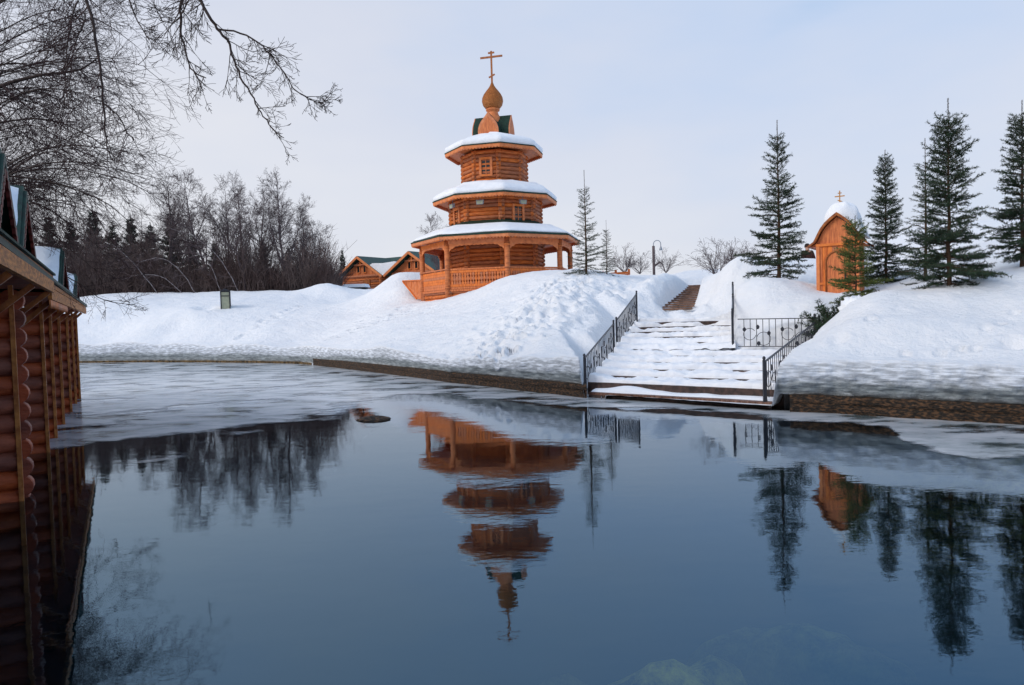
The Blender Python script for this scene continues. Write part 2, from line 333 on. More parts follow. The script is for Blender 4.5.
# shoreline, as the camera-side edge of the land
SH = [W(px, py) for px, py in [(80,363),(160,362.3),(230,362.8),(300,364),(330,367.3),(365,371.5),(400,376),(450,383),(520,391),(583,398),(640,401.5),(700,406),(770,411),(820,413),(900,418),(960,421.5),(1024,426)]]
SH = [(-70., 50.), (-45., 44.)] + [(p.x, p.y) for p in SH] + [(9.6, 9.9), (12.5, 7.2), (16, 3.0), (20, -2.5)]
SHA = np.array(SH); TH = np.arctan2(SHA[:, 0], SHA[:, 1]); RR = np.hypot(SHA[:, 0], SHA[:, 1])
def shore(th): return np.interp(th, TH, RR)
for px_, z_ in ((100,1.0),(160,.92),(225,.88),(270,.84),(300,.80),(345,.78),(380,.95),(400,.86),(430,.74),(480,.80),(520,.86),(560,.92),(580,.90),(800,.90),(850,.95),(900,.95),(960,.94),(1010,.93),(1060,.93)):
    q_ = P(px_, 372, 15); t_ = math.atan2(q_.x, q_.y); r_ = float(shore(t_))+.3; CP.append((r_*math.sin(t_), r_*math.cos(t_), z_))
CP = np.array(CP)
def tps(d): d = np.maximum(d, 1e-6); return d*d*np.log(d)
def fit():
    n = len(CP); K = tps(np.linalg.norm(CP[:, None, :2]-CP[None, :, :2], axis=2)) + np.eye(n)*.04
    A = np.zeros((n+3, n+3)); A[:n, :n] = K; A[:n, n] = 1; A[:n, n+1:] = CP[:, :2]; A[n:, :n] = A[:n, n:].T
    return np.linalg.solve(A, np.concatenate([CP[:, 2], [0, 0, 0]]))
RB = fit()
def hbase(x, y):
    x = np.asarray(x, float); y = np.asarray(y, float); sh = x.shape; x = x.ravel(); y = y.ravel()
    rr = np.hypot(x, y); k = np.minimum(1, 95/np.maximum(rr, 1e-6)); xx = x*k; yy = y*k
    o = np.full(len(xx), RB[-3]) + RB[-2]*xx + RB[-1]*yy
    for i in range(len(CP)): o += RB[i]*tps(np.hypot(xx-CP[i, 0], yy-CP[i, 1]))
    return np.clip(o, .35, 9).reshape(sh)
# stairs footprint
L0, RR0 = Vector((1.74, 16.75)), Vector((5.24, 13.9)); L1, R1 = Vector((2.90, 20.1)), Vector((7.95, 18.05))
M1 = Vector((5.78, 18.78)); L2, R2 = Vector((4.30, 24.1)), Vector((7.20, 23.3))
def inside(x, y, poly, pad=0):
    d = np.full(np.shape(x), 1e9)
    n = len(poly)
    for i in range(n):
        a = poly[i]; b = poly[(i+1) % n]; ex, ey = b[0]-a[0], b[1]-a[1]; ln = math.hypot(ex, ey)
        d = np.minimum(d, ((x-a[0])*(-ey) + (y-a[1])*ex)/ln)    # counter-clockwise polygons
    return d + pad
def PX(px, Y): q = P(px, 350, Y); return Vector((q.x, q.y))
WEDGE1 = [PX(586, 15.6), L0-(L1-L0).normalized()*1.2+Vector((.5, 0)), L1+Vector((.5, 0)), PX(586.5, 20.6)]
WEDGE2 = [L1+Vector((-.4, -.4)), L1+Vector((.5, -.3)), L2+Vector((.5, 0)), PX(618, 24.8)]
LOWQ = [L0-(L1-L0).normalized()*1.2, RR0-(R1-RR0).normalized()*1.2, R1, L1]
UPQ = [L1-Vector((.3, .95))*.3, M1-Vector((.3, .95))*.3, R2, L2]
PD = Vector((.39, .92)).normalized(); PN = Vector((PD.y, -PD.x))
PA, PB = P(676, 309, 26.8), P(701, 285.5, 33.5)
PATHQ = [PA.xy-PN*.7, PA.xy+PN*.6, PB.xy+PN*.5, PB.xy-PN*.6]
PATHQ = [(q.x, q.y) for q in PATHQ]
def stair_z(x, y):
    """smooth ramp of the snow on the stairs"""
    t1 = np.clip(((x-1.80)*.54+(y-16.75)*.84)/3.45, 0, 1)
    p = np.stack([x, y], -1)
    # position between the bottom edge and the landing edge
    da = ((x-L0.x)*(-(RR0.y-L0.y)) + (y-L0.y)*(RR0.x-L0.x))/(RR0-L0).length
    db = -((x-L1.x)*(-(R1.y-L1.y)) + (y-L1.y)*(R1.x-L1.x))/(R1-L1).length
    v = np.clip(da/np.maximum(da+db, 1e-3), 0, 1)
    u = ((x-L1.x)*(-(R1.y-L1.y)) + (y-L1.y)*(R1.x-L1.x))/(R1-L1).length
    return .42 + .5*v + np.clip(u/4.2, 0, 1)*.8
# footprint dents
DENT = []
def trail(p0, p1, n, jit, r_, dp, wob=.15):
    for i in range(n):
        t = (i+.5)/n; DENT.append((p0.x+(p1.x-p0.x)*t + random.gauss(0, jit), p0.y+(p1.y-p0.y)*t + random.gauss(0, jit), r_*random.uniform(.8, 1.3), dp*random.uniform(.6, 1.2)))
trail(P(240,340,37), P(300,305,43), 20, .12, .16, .14)
trail(P(345,325,33), P(372,312,38), 9, .2, .17, .12)
trail(P(420,305,33), P(330,330,34), 14, .4, .17, .12)
trail(P(395,318,33), P(400,300,36), 10, .5, .17, .12)
for i in range(240):                                 # trampled slope right of the chapel
    t = random.random(); q = P(488+t*90+random.gauss(0, 27), 343-t*62+random.gauss(0, 9), 19.2+t*10.5)
    DENT.append((q.x, q.y, random.uniform(.09, .20), random.uniform(.08, .20)))
for i in range(46):
    q = P(random.uniform(560, 625), random.uniform(275, 296), random.uniform(26, 30)); DENT.append((q.x, q.y, random.uniform(.15, .28), random.uniform(.06, .16)))
for a in [(838,352,14.0,.16),(835,330,15,.14),(905,348,13),(960,344,12.8),(975,345,12.7),(1010,340,12.6,.22),(1018,338,12.6,.2),(985,323,13.4),(1000,320,13.5),(940,350,12.8),(870,338,14.4),(860,327,14.8,.14),(1015,312,14)]:
    q = P(*a[:3]); DENT.append((q.x, q.y, a[3] if len(a) > 3 else .09, .11))
def rough_z(x, y):
    tr = np.exp(-((x-2.6-(y-26)*.05)/3.2)**2 - ((y-27)/5.0)**2)
    lump = np.exp(-((x-.8)/2.6)**2-((y-23)/4)**2)
    nearp = np.exp(-((x-7.0)/1.8)**2 - ((y-27)/5)**2)
    return .14*fbm(x*.35, y*.35, 1, 3) + .06*fbm(x*1.3, y*1.3, 5, 4) + (tr*.19+lump*.12+nearp*.2)*fbm(x*2.6, y*2.6, 9, 5) + .025*fbm(x*4.5, y*4.5, 15, 2)
def land():
    ths = np.concatenate([np.linspace(R(-56), R(-38), 60, endpoint=False), np.linspace(R(-38), R(40), 470, endpoint=False), np.linspace(R(40), R(95), 70)])
    r0 = shore(ths) + .05*fbm(ths*90, ths*0, 3, 3)
    nf = 30
    offs = [.27, .33, .42, .6, .85]
    s = 1.0
    while s < 34: offs.append(s); s += .085 + max(0, s-9)*.016
    while s < 420: s *= 1.13; offs.append(s)
    TOPX = r0[None, :] + np.array(offs)[:, None]
    X = TOPX*np.sin(ths)[None]; Y = TOPX*np.cos(ths)[None]
    Z = hbase(X, Y) + rough_z(X, Y)*np.clip((TOPX-r0[None])/1.2, .15, 1)
    for (dx, dy, r_, dp) in DENT:
        q = ((X-dx)**2+(Y-dy)**2)/r_**2; mk = q < 9
        Z[mk] += (-dp*np.exp(-q[mk]*1.2) + dp*.28*np.exp(-(np.sqrt(q[mk])-1.5)**2*4))
    for (px, py, Y_, r_, h_) in ((190, 322, 41, 1.6, .35), (176, 330, 40, .8, -.25), (325, 292, 49, 1.5, .55), (345, 296, 48, 1.2, .35), (110, 305, 45, 2.5, .3), (205, 315, 42, .5, -.3), (270, 335, 38, 1.2, .2), (405, 298, 40, 1.0, .3), (740, 272, 27, .8, .25), (765, 292, 21, .7, .15)):
        q = P(px, py, Y_); Z += h_*np.exp(-((X-q.x)**2+(Y-q.y)**2)/r_**2)
    # cut face of the snow bank
    ze = Z[0]
    # no kerb on the far left: soil line close to the water
    kerb = np.clip((ths-R(-15.2))/R(2.0), 0, 1)
    zb = .09 + .22*kerb
    FX = []; FY = []; FZ = []; FM = []; FH = []
    for i in range(nf):
        wv = i/(nf-1)
        bul = .16*np.sin(math.pi*min(1, wv*1.05))**.8 + .10*(1-wv)*0
        n1 = fbm(ths*46, ths*0+wv*3.0, 21, 4)*.13*math.sin(math.pi*min(1, wv+.08)) + fbm(ths*160, ths*0+wv*9, 33, 3)*.035
        n1 = n1 + .05*(vn(ths*5+wv*1.5, ths*0+wv*11, 41))*min(1, wv*5)*(1 if wv < .9 else (1-wv)*10) + .025*vn(ths*60, ths*0+wv*22, 43)*min(1, wv*4)*(1 if wv < .9 else (1-wv)*10)
        rr_ = r0 + .17 - bul + n1 - .02
        if wv > .85: rr_ = rr_ + (wv-.85)/.15*.05
        zz = zb + (ze-zb)*(wv if wv < .8 else .8+.2*math.sin((wv-.8)/.2*math.pi/2))
        FX.append(rr_*np.sin(ths)); FY.append(rr_*np.cos(ths)); FZ.append(zz)
        FM.append(np.full(len(ths), 1.0 if wv < .84 else max(0, 1-(wv-.84)/.16))); FH.append(np.full(len(ths), wv))
    X = np.vstack([np.array(FX), X]); Y = np.vstack([np.array(FY), Y]); Z = np.vstack([np.array(FZ), Z])
    MK = np.vstack([np.array(FM), np.zeros((len(offs), len(ths)))]); HH = np.vstack([np.array(FH), np.ones((len(offs), len(ths)))])
    # stairs and path cut into the snow
    SZ = stair_z(X, Y)
    for poly in (WEDGE1, WEDGE2):
        d = inside(X, Y, poly); k = np.clip(d/.10+.6, 0, 1); Z = np.where(k > 0, Z*(1-k)+np.minimum(Z, np.interp(Y, [15.5, 16.62, 20.05, 20.6, 24.2], [-.2, -.04, .68, .76, 1.60])-.02)*k, Z)
        zl = np.interp(Y, [15.5, 16.62, 20.05, 20.6, 24.2, 26], [-.2, -.04, .68, .76, 1.60, 1.75]); lim = zl + np.maximum(0, -d-.05)*np.interp(Y, [16.9, 17.6, 18.8, 21], [9, 4, 1.6, .75])+.02*(d < 0); Z = np.where((d < 0) & (d > -2.5), np.minimum(Z, lim), Z); MK = MK*(1-k)
    for poly, sub in ((LOWQ, .34), (UPQ, .34)):
        d = inside(X, Y, poly); k = np.clip(d/.12+.5, 0, 1); k = k*k*(3-2*k)
        Z = np.where(k > 0, Z*(1-k) + np.minimum(Z, SZ-sub)*k, Z)
        MK = MK*(1-k)
    sp = ((X-PA.x)*PD.x + (Y-PA.y)*PD.y); d = inside(X, Y, PATHQ); k = np.clip(d/.22+.4, 0, 1)
    pz = PA.z + (PB.z-PA.z)*np.clip(sp/(PB-PA).xy.length, 0, 1) - .14
    Z = np.where(k > 0, Z*(1-k)+np.minimum(Z, pz)*k, Z)
    # heap pressed round the path: a wall on its left side
    lat = ((X-PA.x)*PN.x + (Y-PA.y)*PN.y)
    wl = np.exp(-((lat+1.25)/.5)**2)*np.clip((sp+1)/2, 0, 1)*np.clip((9-sp)/2, 0, 1)
    Z = Z + wl*.38
    ns, nr = X.shape[1], X.shape[0]
    vs = np.stack([X, Y, Z], -1).reshape(-1, 3)
    idx = np.arange(nr*ns).reshape(nr, ns)
    f = np.stack([idx[:-1, :-1], idx[:-1, 1:], idx[1:, 1:], idx[1:, :-1]], -1).reshape(-1, 4)
    me = bpy.data.meshes.new('snow_ground'); me.vertices.add(len(vs)); me.vertices.foreach_set('co', vs.ravel())
    me.loops.add(f.size); me.loops.foreach_set('vertex_index', f.ravel()[::1])
    me.polygons.add(len(f)); me.polygons.foreach_set('loop_start', np.arange(0, f.size, 4)); me.polygons.foreach_set('use_smooth', np.ones(len(f), bool))
    me.update(calc_edges=True); me.validate()
    a = me.attributes.new('cut', 'FLOAT_VECTOR', 'POINT'); a.data.foreach_set('vector', np.stack([MK, HH, MK*0], -1).ravel())
    me.materials.append(M['ground']); me.flip_normals()
    o = bpy.data.objects.new('snow_ground', me); col.objects.link(o); tag(o, kind='structure')
    return ths, r0
THS, RSH = land()
def gz(x, y): return float(hbase(np.array([x]), np.array([y]))[0])

# pond
b = MB(); b.add([(-90, -40, 0), (60, -40, 0), (60, 70, 0), (-90, 70, 0)], [(0, 1, 2, 3)]); wo = b.build('water', M['water']); tag(wo, kind='structure')
def bed():
    xs = np.concatenate([np.linspace(-90, -12, 40, endpoint=False), np.linspace(-12, 14, 160, endpoint=False), np.linspace(14, 60, 20)])
    ys = np.concatenate([np.linspace(-40, 0, 10, endpoint=False), np.linspace(0, 24, 150, endpoint=False), np.linspace(24, 70, 40)])
    X, Y = np.meshgrid(xs, ys); Z = -1.5 + .12*fbm(X*.5, Y*.5, 4, 3); A = np.zeros_like(X)
    for (px, py, z, rx, ry, hh, al) in [(672,672,-.45,.36,.34,1.0,1.0),(715,662,-.5,.30,.25,.95,.6),(640,690,-.6,.5,.3,.8,.6),(808,628,-.8,.5,.28,.6,.34),(745,640,-1,.5,.3,.4,.28),(860,655,-.9,.45,.3,.4,.2),(560,690,-.9,.5,.3,.5,.22)]:
        q = W(px, py, z); e_ = np.exp(-(((X-q.x)/rx)**2+((Y-q.y)/ry)**2)); Z = Z + 0*e_; Z = np.maximum(Z, z-.25+hh*.0+.32*e_*(1+.5*fbm(X*3, Y*3, 8, 3))-.9*(1-np.clip(e_*2.5, 0, 1))); A = np.maximum(A, al*np.clip(e_*1.6, 0, 1))
    rr = np.hypot(X, Y); th = np.arctan2(X, Y); ds = shore(th)-rr
    k = np.clip(1-ds/2.2, 0, 1)*(Y > -2); Z = Z*(1-k) + (-.25)*k; 
    s2 = np.exp(-((X-8.3)/2.2)**2-((Y-9.8)/1.3)**2); A = np.maximum(A, .55*s2)
    ny, nx = X.shape; vs = np.stack([X, Y, Z], -1).reshape(-1, 3); idx = np.arange(nx*ny).reshape(ny, nx)
    f = np.stack([idx[:-1, :-1], idx[:-1, 1:], idx[1:, 1:], idx[1:, :-1]], -1).reshape(-1, 4)
    me = bpy.data.meshes.new('pond_bed'); me.from_pydata(vs.tolist(), [], f.tolist()); me.materials.append(M['bed'])
    me.polygons.foreach_set('use_smooth', [True]*len(f))
    a = me.attributes.new('algae', 'FLOAT', 'POINT'); a.data.foreach_set('value', A.ravel())
    o = bpy.data.objects.new('pond_bed', me); col.objects.link(o); tag(o, kind='structure')
bed()
def ice():
    # outer (water side) limit of the ice, as distance from the camera against azimuth
    lim = [W(px, py) for px, py in [(-60,446),(40,444),(110,441),(150,437),(200,430),(250,424),(300,416),(350,404),(400,394),(450,396),(520,402),(575,406),(640,409),(700,411),(760,415),(790,417),(850,421),(890,427),(905,440),(940,450),(970,458),(1000,456),(1060,453)]]
    lt = np.array([math.atan2(p.x, p.y) for p in lim]); lr = np.array([math.hypot(p.x, p.y) for p in lim])
    ths = np.linspace(R(-56), R(70), 420); r0 = shore(ths) + .10
    k = np.linspace(0, 1, 60); outer = np.interp(ths, lt, lr); outer = np.minimum(outer, r0-.3); ex = 1.4+5.5*np.clip((R(-6)-ths)/R(8), 0, 1)[None]
    rr = r0[None] - ((r0-outer)[None]+ex)*k[:, None]
    X = rr*np.sin(ths)[None]; Y = rr*np.cos(ths)[None]; sdv = np.clip((rr-outer[None])/(.02*outer[None]+.25+2.6*np.clip((R(-8)-ths)/R(8), 0, 1)[None]), -2.2, .50) + 1.1*np.clip(1-(r0[None]-rr)/.55, 0, 1)
    ny, nx = X.shape; vs = np.stack([X, Y, X*0+.006], -1).reshape(-1, 3); idx = np.arange(nx*ny).reshape(ny, nx)
    f = np.stack([idx[:-1, :-1], idx[:-1, 1:], idx[1:, 1:], idx[1:, :-1]], -1).reshape(-1, 4)
    me = bpy.data.meshes.new('ice_sheet'); me.from_pydata(vs.tolist(), [], f.tolist()); me.materials.append(M['ice']); 
    a = me.attributes.new('sd', 'FLOAT', 'POINT'); a.data.foreach_set('value', sdv.ravel())
    o = bpy.data.objects.new('ice', me); col.objects.link(o); tag(o, kind='structure')
ice()

# kerb of the pond
def kerb(th0, th1, label, hh=.31, m=M['stone'], name='stone_kerb', cat='kerb', dz=0):
    b = MB(); n = int((th1-th0)/R(.15)); k = 12
    for i in range(n+1):
        th = th0+(th1-th0)*i/n; r_ = float(np.interp(th, THS, RSH)); T = np.array([th*r_])
        zs = [-.4, 0, .1, .22, .36, .5, .64, .78, .9, 1.0]
        for j, u in enumerate(zs):
            e_ = float(fbm(T*2.2, np.array([u*2.2+3.]), 12, 4)[0]); blk = float(vn(np.floor(T*1.3+.3*(u > .5))+.5, np.array([float(u > .5)]), 7)[0])
            dr = (.05*e_+.05*blk) if hh > .2 else .02*e_
            b.v.append(((r_+dr+(.02 if u > .95 else 0)-.03*(abs(u-.5) < .02)*-1)*math.sin(th), (r_+dr+(.02 if u > .95 else 0)+.03*(abs(u-.5) < .02))*math.cos(th), (u*hh+(.02*e_ if u > .8 else 0) if u >= 0 else -.4)+dz))
        b.v.append(((r_+.5)*math.sin(th), (r_+.5)*math.cos(th), hh+dz)); b.v.append(((r_+.5)*math.sin(th), (r_+.5)*math.cos(th), -.4+dz))
    for i in range(n):
        for j in range(k):
            b.f.append((i*k+j, (i+1)*k+j, (i+1)*k+(j+1) % k, i*k+(j+1) % k)); b.sm.append(False)
    b.f.append(tuple(range(k))); b.sm.append(False); b.f.append(tuple(n*k+j for j in range(k))[::-1]); b.sm.append(False)
    o = b.build(name, m); tag(o, label, cat); return o
thL0 = math.atan2(L0.x, L0.y); thR0 = math.atan2(RR0.x, RR0.y)
kerb(R(-15.5), thL0-R(.1), 'dark wet stone kerb under the snow bank left of the steps')
kerb(thR0+R(.4), R(80), 'brown rough stone kerb under the thick snow bank right of the steps')
kerb(R(-50), R(-15.6), 'low strip of brown soil edging the far left shore', .10, M['soil'], 'soil_edge', 'bank edge')
# dark recess plank under the snow where the kerb begins
b = MB(); pts = [P(302,362,33.4), P(330,364.5,30.3), P(388,371.5,25.8)]
for p in pts: p.z = .36
for i in range(2): b.bar(pts[i], pts[i+1], .22, .20)
tag(b.build('retaining_beam', M['step']), 'dark timber beam exposed under the overhanging snow at the kerb start', 'beam')

# ------------------------------------------------------------------ steps to the water
def steps():
    top = empty('staircase', (3.4, 15.4, 0), 'wide snow-covered steps running down to the pond between iron railings', 'staircase')
    inv = Matrix.Translation(-Vector(top.location))
    def build(bb, name, m, lab=None):
        bb.v = [tuple(Vector(v)-top.location) for v in bb.v]
        return bb.build(name, m, top, lab)
    NL, NU = 5, 6
    def lerp(a, b_, t): return a+(b_-a)*t
    for i in range(NL):
        b = MB(); t0 = i/NL; a0 = lerp(L0, L1, t0); b0 = lerp(RR0, R1, t0); z = (.31 if i == 0 else .37+.112*i)
        a1, b1 = L1+Vector((.1, .3)), R1+Vector((-.2, .3))
        vs = [(a0.x, a0.y), (b0.x, b0.y), (b1.x, b1.y), (a1.x, a1.y)]
        b.add([(x, y, -.3) for x, y in vs]+[(x, y, z-(.080+.002*i if i else 0)) for x, y in vs], [(3, 2, 1, 0), (4, 5, 6, 7), (0, 1, 5, 4), (1, 2, 6, 5), (2, 3, 7, 6), (3, 0, 4, 7)])
        build(b, 'step', M['step'])
    for i in range(NU):
        b = MB(); t0 = i/NU; a0 = lerp(L1+Vector((.12, .35)), L2, t0); b0 = lerp(M1+Vector((.1, .35)), R2, t0); z = .93+.135*(i+1)
        a1, b1 = L2+Vector((.1, .3)), R2+Vector((.1, .3)); vs = [(a0.x, a0.y), (b0.x, b0.y), (b1.x, b1.y), (a1.x, a1.y)]
        b.add([(x, y, -.3) for x, y in vs]+[(x, y, z-.182) for x, y in vs], [(3, 2, 1, 0), (4, 5, 6, 7), (0, 1, 5, 4), (1, 2, 6, 5), (2, 3, 7, 6), (3, 0, 4, 7)])
        build(b, 'step', M['step'])
    # snow lying on the flights
    def cover(A, B, C, D, n, z0, dz, seed, nu, nv, edge):
        b = MB(); U, V = np.meshgrid(np.linspace(0, 1, nu), np.linspace(0, 1, nv))
        X = (A.x*(1-U)+B.x*U)*(1-V)+(D.x*(1-U)+C.x*U)*V; Y = (A.y*(1-U)+B.y*U)*(1-V)+(D.y*(1-U)+C.y*U)*V
        wob = V*n + .22*fbm(X*1.1, Y*1.1, seed, 3)*np.clip(V*8, 0, 1)*np.clip((1-V)*6, 0, 1)
        st = np.floor(wob); fr = wob-st; rise = np.clip((fr-.0)/.15, 0, 1); rise = rise*rise*(3-2*rise)
        Z = z0 + dz*(st+rise-1*(1)) + .03 + .055*fbm(X*3.2, Y*3.2, seed+3, 4) + .03*fbm(X*9, Y*9, seed+5, 2)
        Z = Z - .16*np.exp(-((fr-.94)/.055)**2)*np.clip(.85+1.9*vn(X*1.6, Y*2.3, seed+9), 0, 1.2) - .05*np.clip(1-fr/.08, 0, 1)*(V > .03)
        Z = Z + .07*np.exp(-U*9)+.05*np.exp(-(1-U)*9)          # heaped against the railings
        if edge:                                   # rounded lip at the water side
            k = np.clip(V*nv/3.0, 0, 1); Z = Z - .10*(1-np.sqrt(k))
        for _ in range(60 if n > 4 else 10):
            u_, v_ = random.random(), random.random(); x0 = (A.x*(1-u_)+B.x*u_)*(1-v_)+(D.x*(1-u_)+C.x*u_)*v_; y0 = (A.y*(1-u_)+B.y*u_)*(1-v_)+(D.y*(1-u_)+C.y*u_)*v_
            q = ((X-x0)**2+(Y-y0)**2)/.14**2; Z = Z-.06*np.exp(-q)
        idx = np.arange(nu*nv).reshape(nv, nu)
        b.add(np.stack([X, Y, Z], -1).reshape(-1, 3).tolist(), np.stack([idx[:-1, :-1], idx[:-1, 1:], idx[1:, 1:], idx[1:, :-1]], -1).reshape(-1, 4).tolist(), True)
        for c_ in (0, nu-1): b.add([(X[j, c_], Y[j, c_], Z[j, c_]) for j in range(nv)]+[(X[j, c_], Y[j, c_], Z[j, c_]-.2) for j in range(nv)], [(j, nv+j, nv+j+1, j+1) for j in range(nv-1)], True)
        # skirt at the front
        b.add([(X[0, i], Y[0, i], Z[0, i]) for i in range(nu)]+[(X[0, i], Y[0, i], z0-.07) for i in range(nu)], [(i, nu+i, nu+i+1, i+1) for i in range(nu-1)], True)
        return b
    b = cover(L0+Vector((.02, .03)), RR0+Vector((-.02, .03)), R1+Vector((.0, .3)), L1+Vector((.1, .3)), NL, .37, .115, 7, 110, 150, True)
    build(b, 'snow_cover', M['stairsnow'])
    b = cover(L1+Vector((.0, .0)), M1+Vector((.05, -.0)), R2+Vector((.3, 1.0)), L2+Vector((.1, 1.0)), NU, .97, .135, 17, 90, 190, False)
    build(b, 'snow_cover', M['stairsnow'])
M['stairsnow'] = mat('trodden_snow', (.80, .82, .87), (.88, .89, .92), 6, .8, .5, 9, bdist=.05)
steps()
# timber stage at the waterline
def stage():
    a, b_ = Vector((1.72, 16.35, 0)), Vector((4.86, 13.62, 0)); d = (b_-a).normalized(); n = Vector((-d.y, d.x, 0))
    t = empty('landing_stage', a, 'low wet wooden landing stage at the foot of the steps', 'jetty')
    for i in range(3):
        m = MB(); q = n*(.08+i*.17); m.bar(q+Vector((0, 0, .09)), q+d*4.18+Vector((0, 0, .09)), .155, .06); m.build('plank', M['deck'], t)
    m = MB(); m.bar(Vector((0, 0, .015))+n*.02, d*4.18+Vector((0, 0, .015))+n*.02, .07, .08); m.build('edge_beam', M['step'], t)
    m = MB(); nu, nv = 90, 10
    U, V = np.meshgrid(np.linspace(.0, 4.15, nu), np.linspace(0, 1, nv)); fr = .10+.10*np.clip((U-1.6)/2, 0, 1)+.10*vn(U*1.3, U*0, 3)
    wv = fr+(.56-fr)*V; th = (.09*np.exp(-((U-.9)/.5)**2)+.05+.03*vn(U*3, wv*6, 8))*np.sqrt(np.clip(np.minimum(V*3, 1), 0, 1)); X = d.x*U+n.x*wv; Y = d.y*U+n.y*wv
    idx = np.arange(nu*nv).reshape(nv, nu); m.add(np.stack([X, Y, .121+th], -1).reshape(-1, 3).tolist(), np.stack([idx[:-1, :-1], idx[:-1, 1:], idx[1:, 1:], idx[1:, :-1]], -1).reshape(-1, 4).tolist(), True)
    m.build('snow_cover', M['snow'], t)
stage()

# ------------------------------------------------------------------ iron railings
def railing(label, pts, hgt=.93, first=True, last=True, low=.12, drop=.3, scroll=True):
    """pts: (x, y, z of the snow) for every post"""
    pts = [Vector(p) for p in pts]; t = empty('iron_railing', pts[0], label, 'railing', group='black iron railings of the pond steps'); o = pts[0].copy()
    for i, p in enumerate(pts):
        if (i == 0 and not first) or (i == len(pts)-1 and not last): continue
        m = MB(); q = p-o; m.box(q+Vector((0, 0, (hgt-drop)/2)), (.05, .05, hgt+drop)); m.build('post', M['iron'], t)
        m = MB(); m.lathe(q+Vector((0, 0, hgt)), [(.0, 0), (.035, .005), (.022, .02), (.034, .05), (.02, .08), (0, .09)], 10); m.build('finial', M['iron'], t)
    for i in range(len(pts)-1):
        a, b_ = pts[i]-o, pts[i+1]-o; ln = (b_-a).xy.length; dxy = Vector(((b_-a).x, (b_-a).y, 0)).normalized()
        m = MB(); m.bar(a+Vector((0, 0, hgt-.03)), b_+Vector((0, 0, hgt-.03)), .04, .022); m.build('top_rail', M['iron'], t)
        m = MB(); m.bar(a+Vector((0, 0, low)), b_+Vector((0, 0, low)), .03, .018); m.build('bottom_rail', M['iron'], t)
        nb = max(2, round(ln/.155))
        for k in range(1, nb):
            m = MB(); c = a+(b_-a)*(k/nb); m.tube([c+Vector((0, 0, low)), c+Vector((0, 0, hgt-.03))], .0085, 6, smooth=False); m.build('bar', M['iron'], t)
        if scroll:
            ns = max(1, int(ln/.9))
            for s_ in range(ns):
                m = MB(); cc = a+(b_-a)*((s_+.5)/ns); slope = (b_-a).z/ln
                for (ox, oz, rr_) in ((-.17, .50, .15), (.17, .38, .17)):
                    pl = []
                    for k in range(20):
                        an = k/19*math.pi*1.75+(.6 if ox < 0 else 3.6); x = ox+rr_*math.cos(an); z = oz+rr_*math.sin(an); pl.append(cc+dxy*x+Vector((0, 0, z+x*slope)))
                    m.tube(pl, .008, 5)
                nn = Vector((-dxy.y, dxy.x, 0))
                for (lx, lz, sg) in ((-.30, .62, 1), (.03, .68, 1), (.05, .26, -1), (.30, .52, 1)):       # hammered leaves
                    c0 = cc+dxy*lx+Vector((0, 0, lz+lx*slope)); pf = [(0, .07), (.045, .02), (.035, -.035), (0, -.06), (-.035, -.035), (-.045, .02)]
                    m.prism([(x, z*sg) for x, z in pf], c0-nn*.008, dxy, nn, Vector((0, 0, 1)), .016)
                m.build('scrollwork', M['iron'], t)
    return t
railing('lower left iron railing rising from the water with scrolls and leaves', [(1.66, 16.62, -.03), (2.84, 20.05, .70)], drop=.35)
railing('upper left iron railing climbing beside the second flight of steps', [(3.0, 20.6, .78), (4.22, 24.2, 1.62)])
railing('lower right iron railing rising from the water to the dark shrub', [(4.80, 13.72, -.02), (7.58, 17.75, .70)], drop=.35)
railing('upper right iron railing seen edge on beside the second flight', [(5.80, 18.9, .86), (6.5, 21.1, 1.3), (7.18, 23.3, 1.72)], hgt=1.0)
railing('level iron railing panel across the right end of the middle landing', [(5.88, 18.72, .76), (7.62, 18.10, .74)], hgt=.92, first=False, low=.18)

# plank path
t = empty('plank_path', PA, 'brown wooden slatted steps leading up through the snow', 'steps')
m = MB(); npk = 13
for i in range(npk):
    q = PA + (PB-PA)*(i/(npk-1)); q.z = PA.z+(PB.z-PA.z)*(i/(npk-1)) + .0
    c = q-PA; n3 = Vector((PN.x, PN.y, 0)); d3 = Vector((PD.x, PD.y, 0))
    m = MB(); m.box(c, (1.15, .34, .06), ax=(n3, d3, Vector((0, 0, 1)))); m.build('tread', M['pathplank'], t)

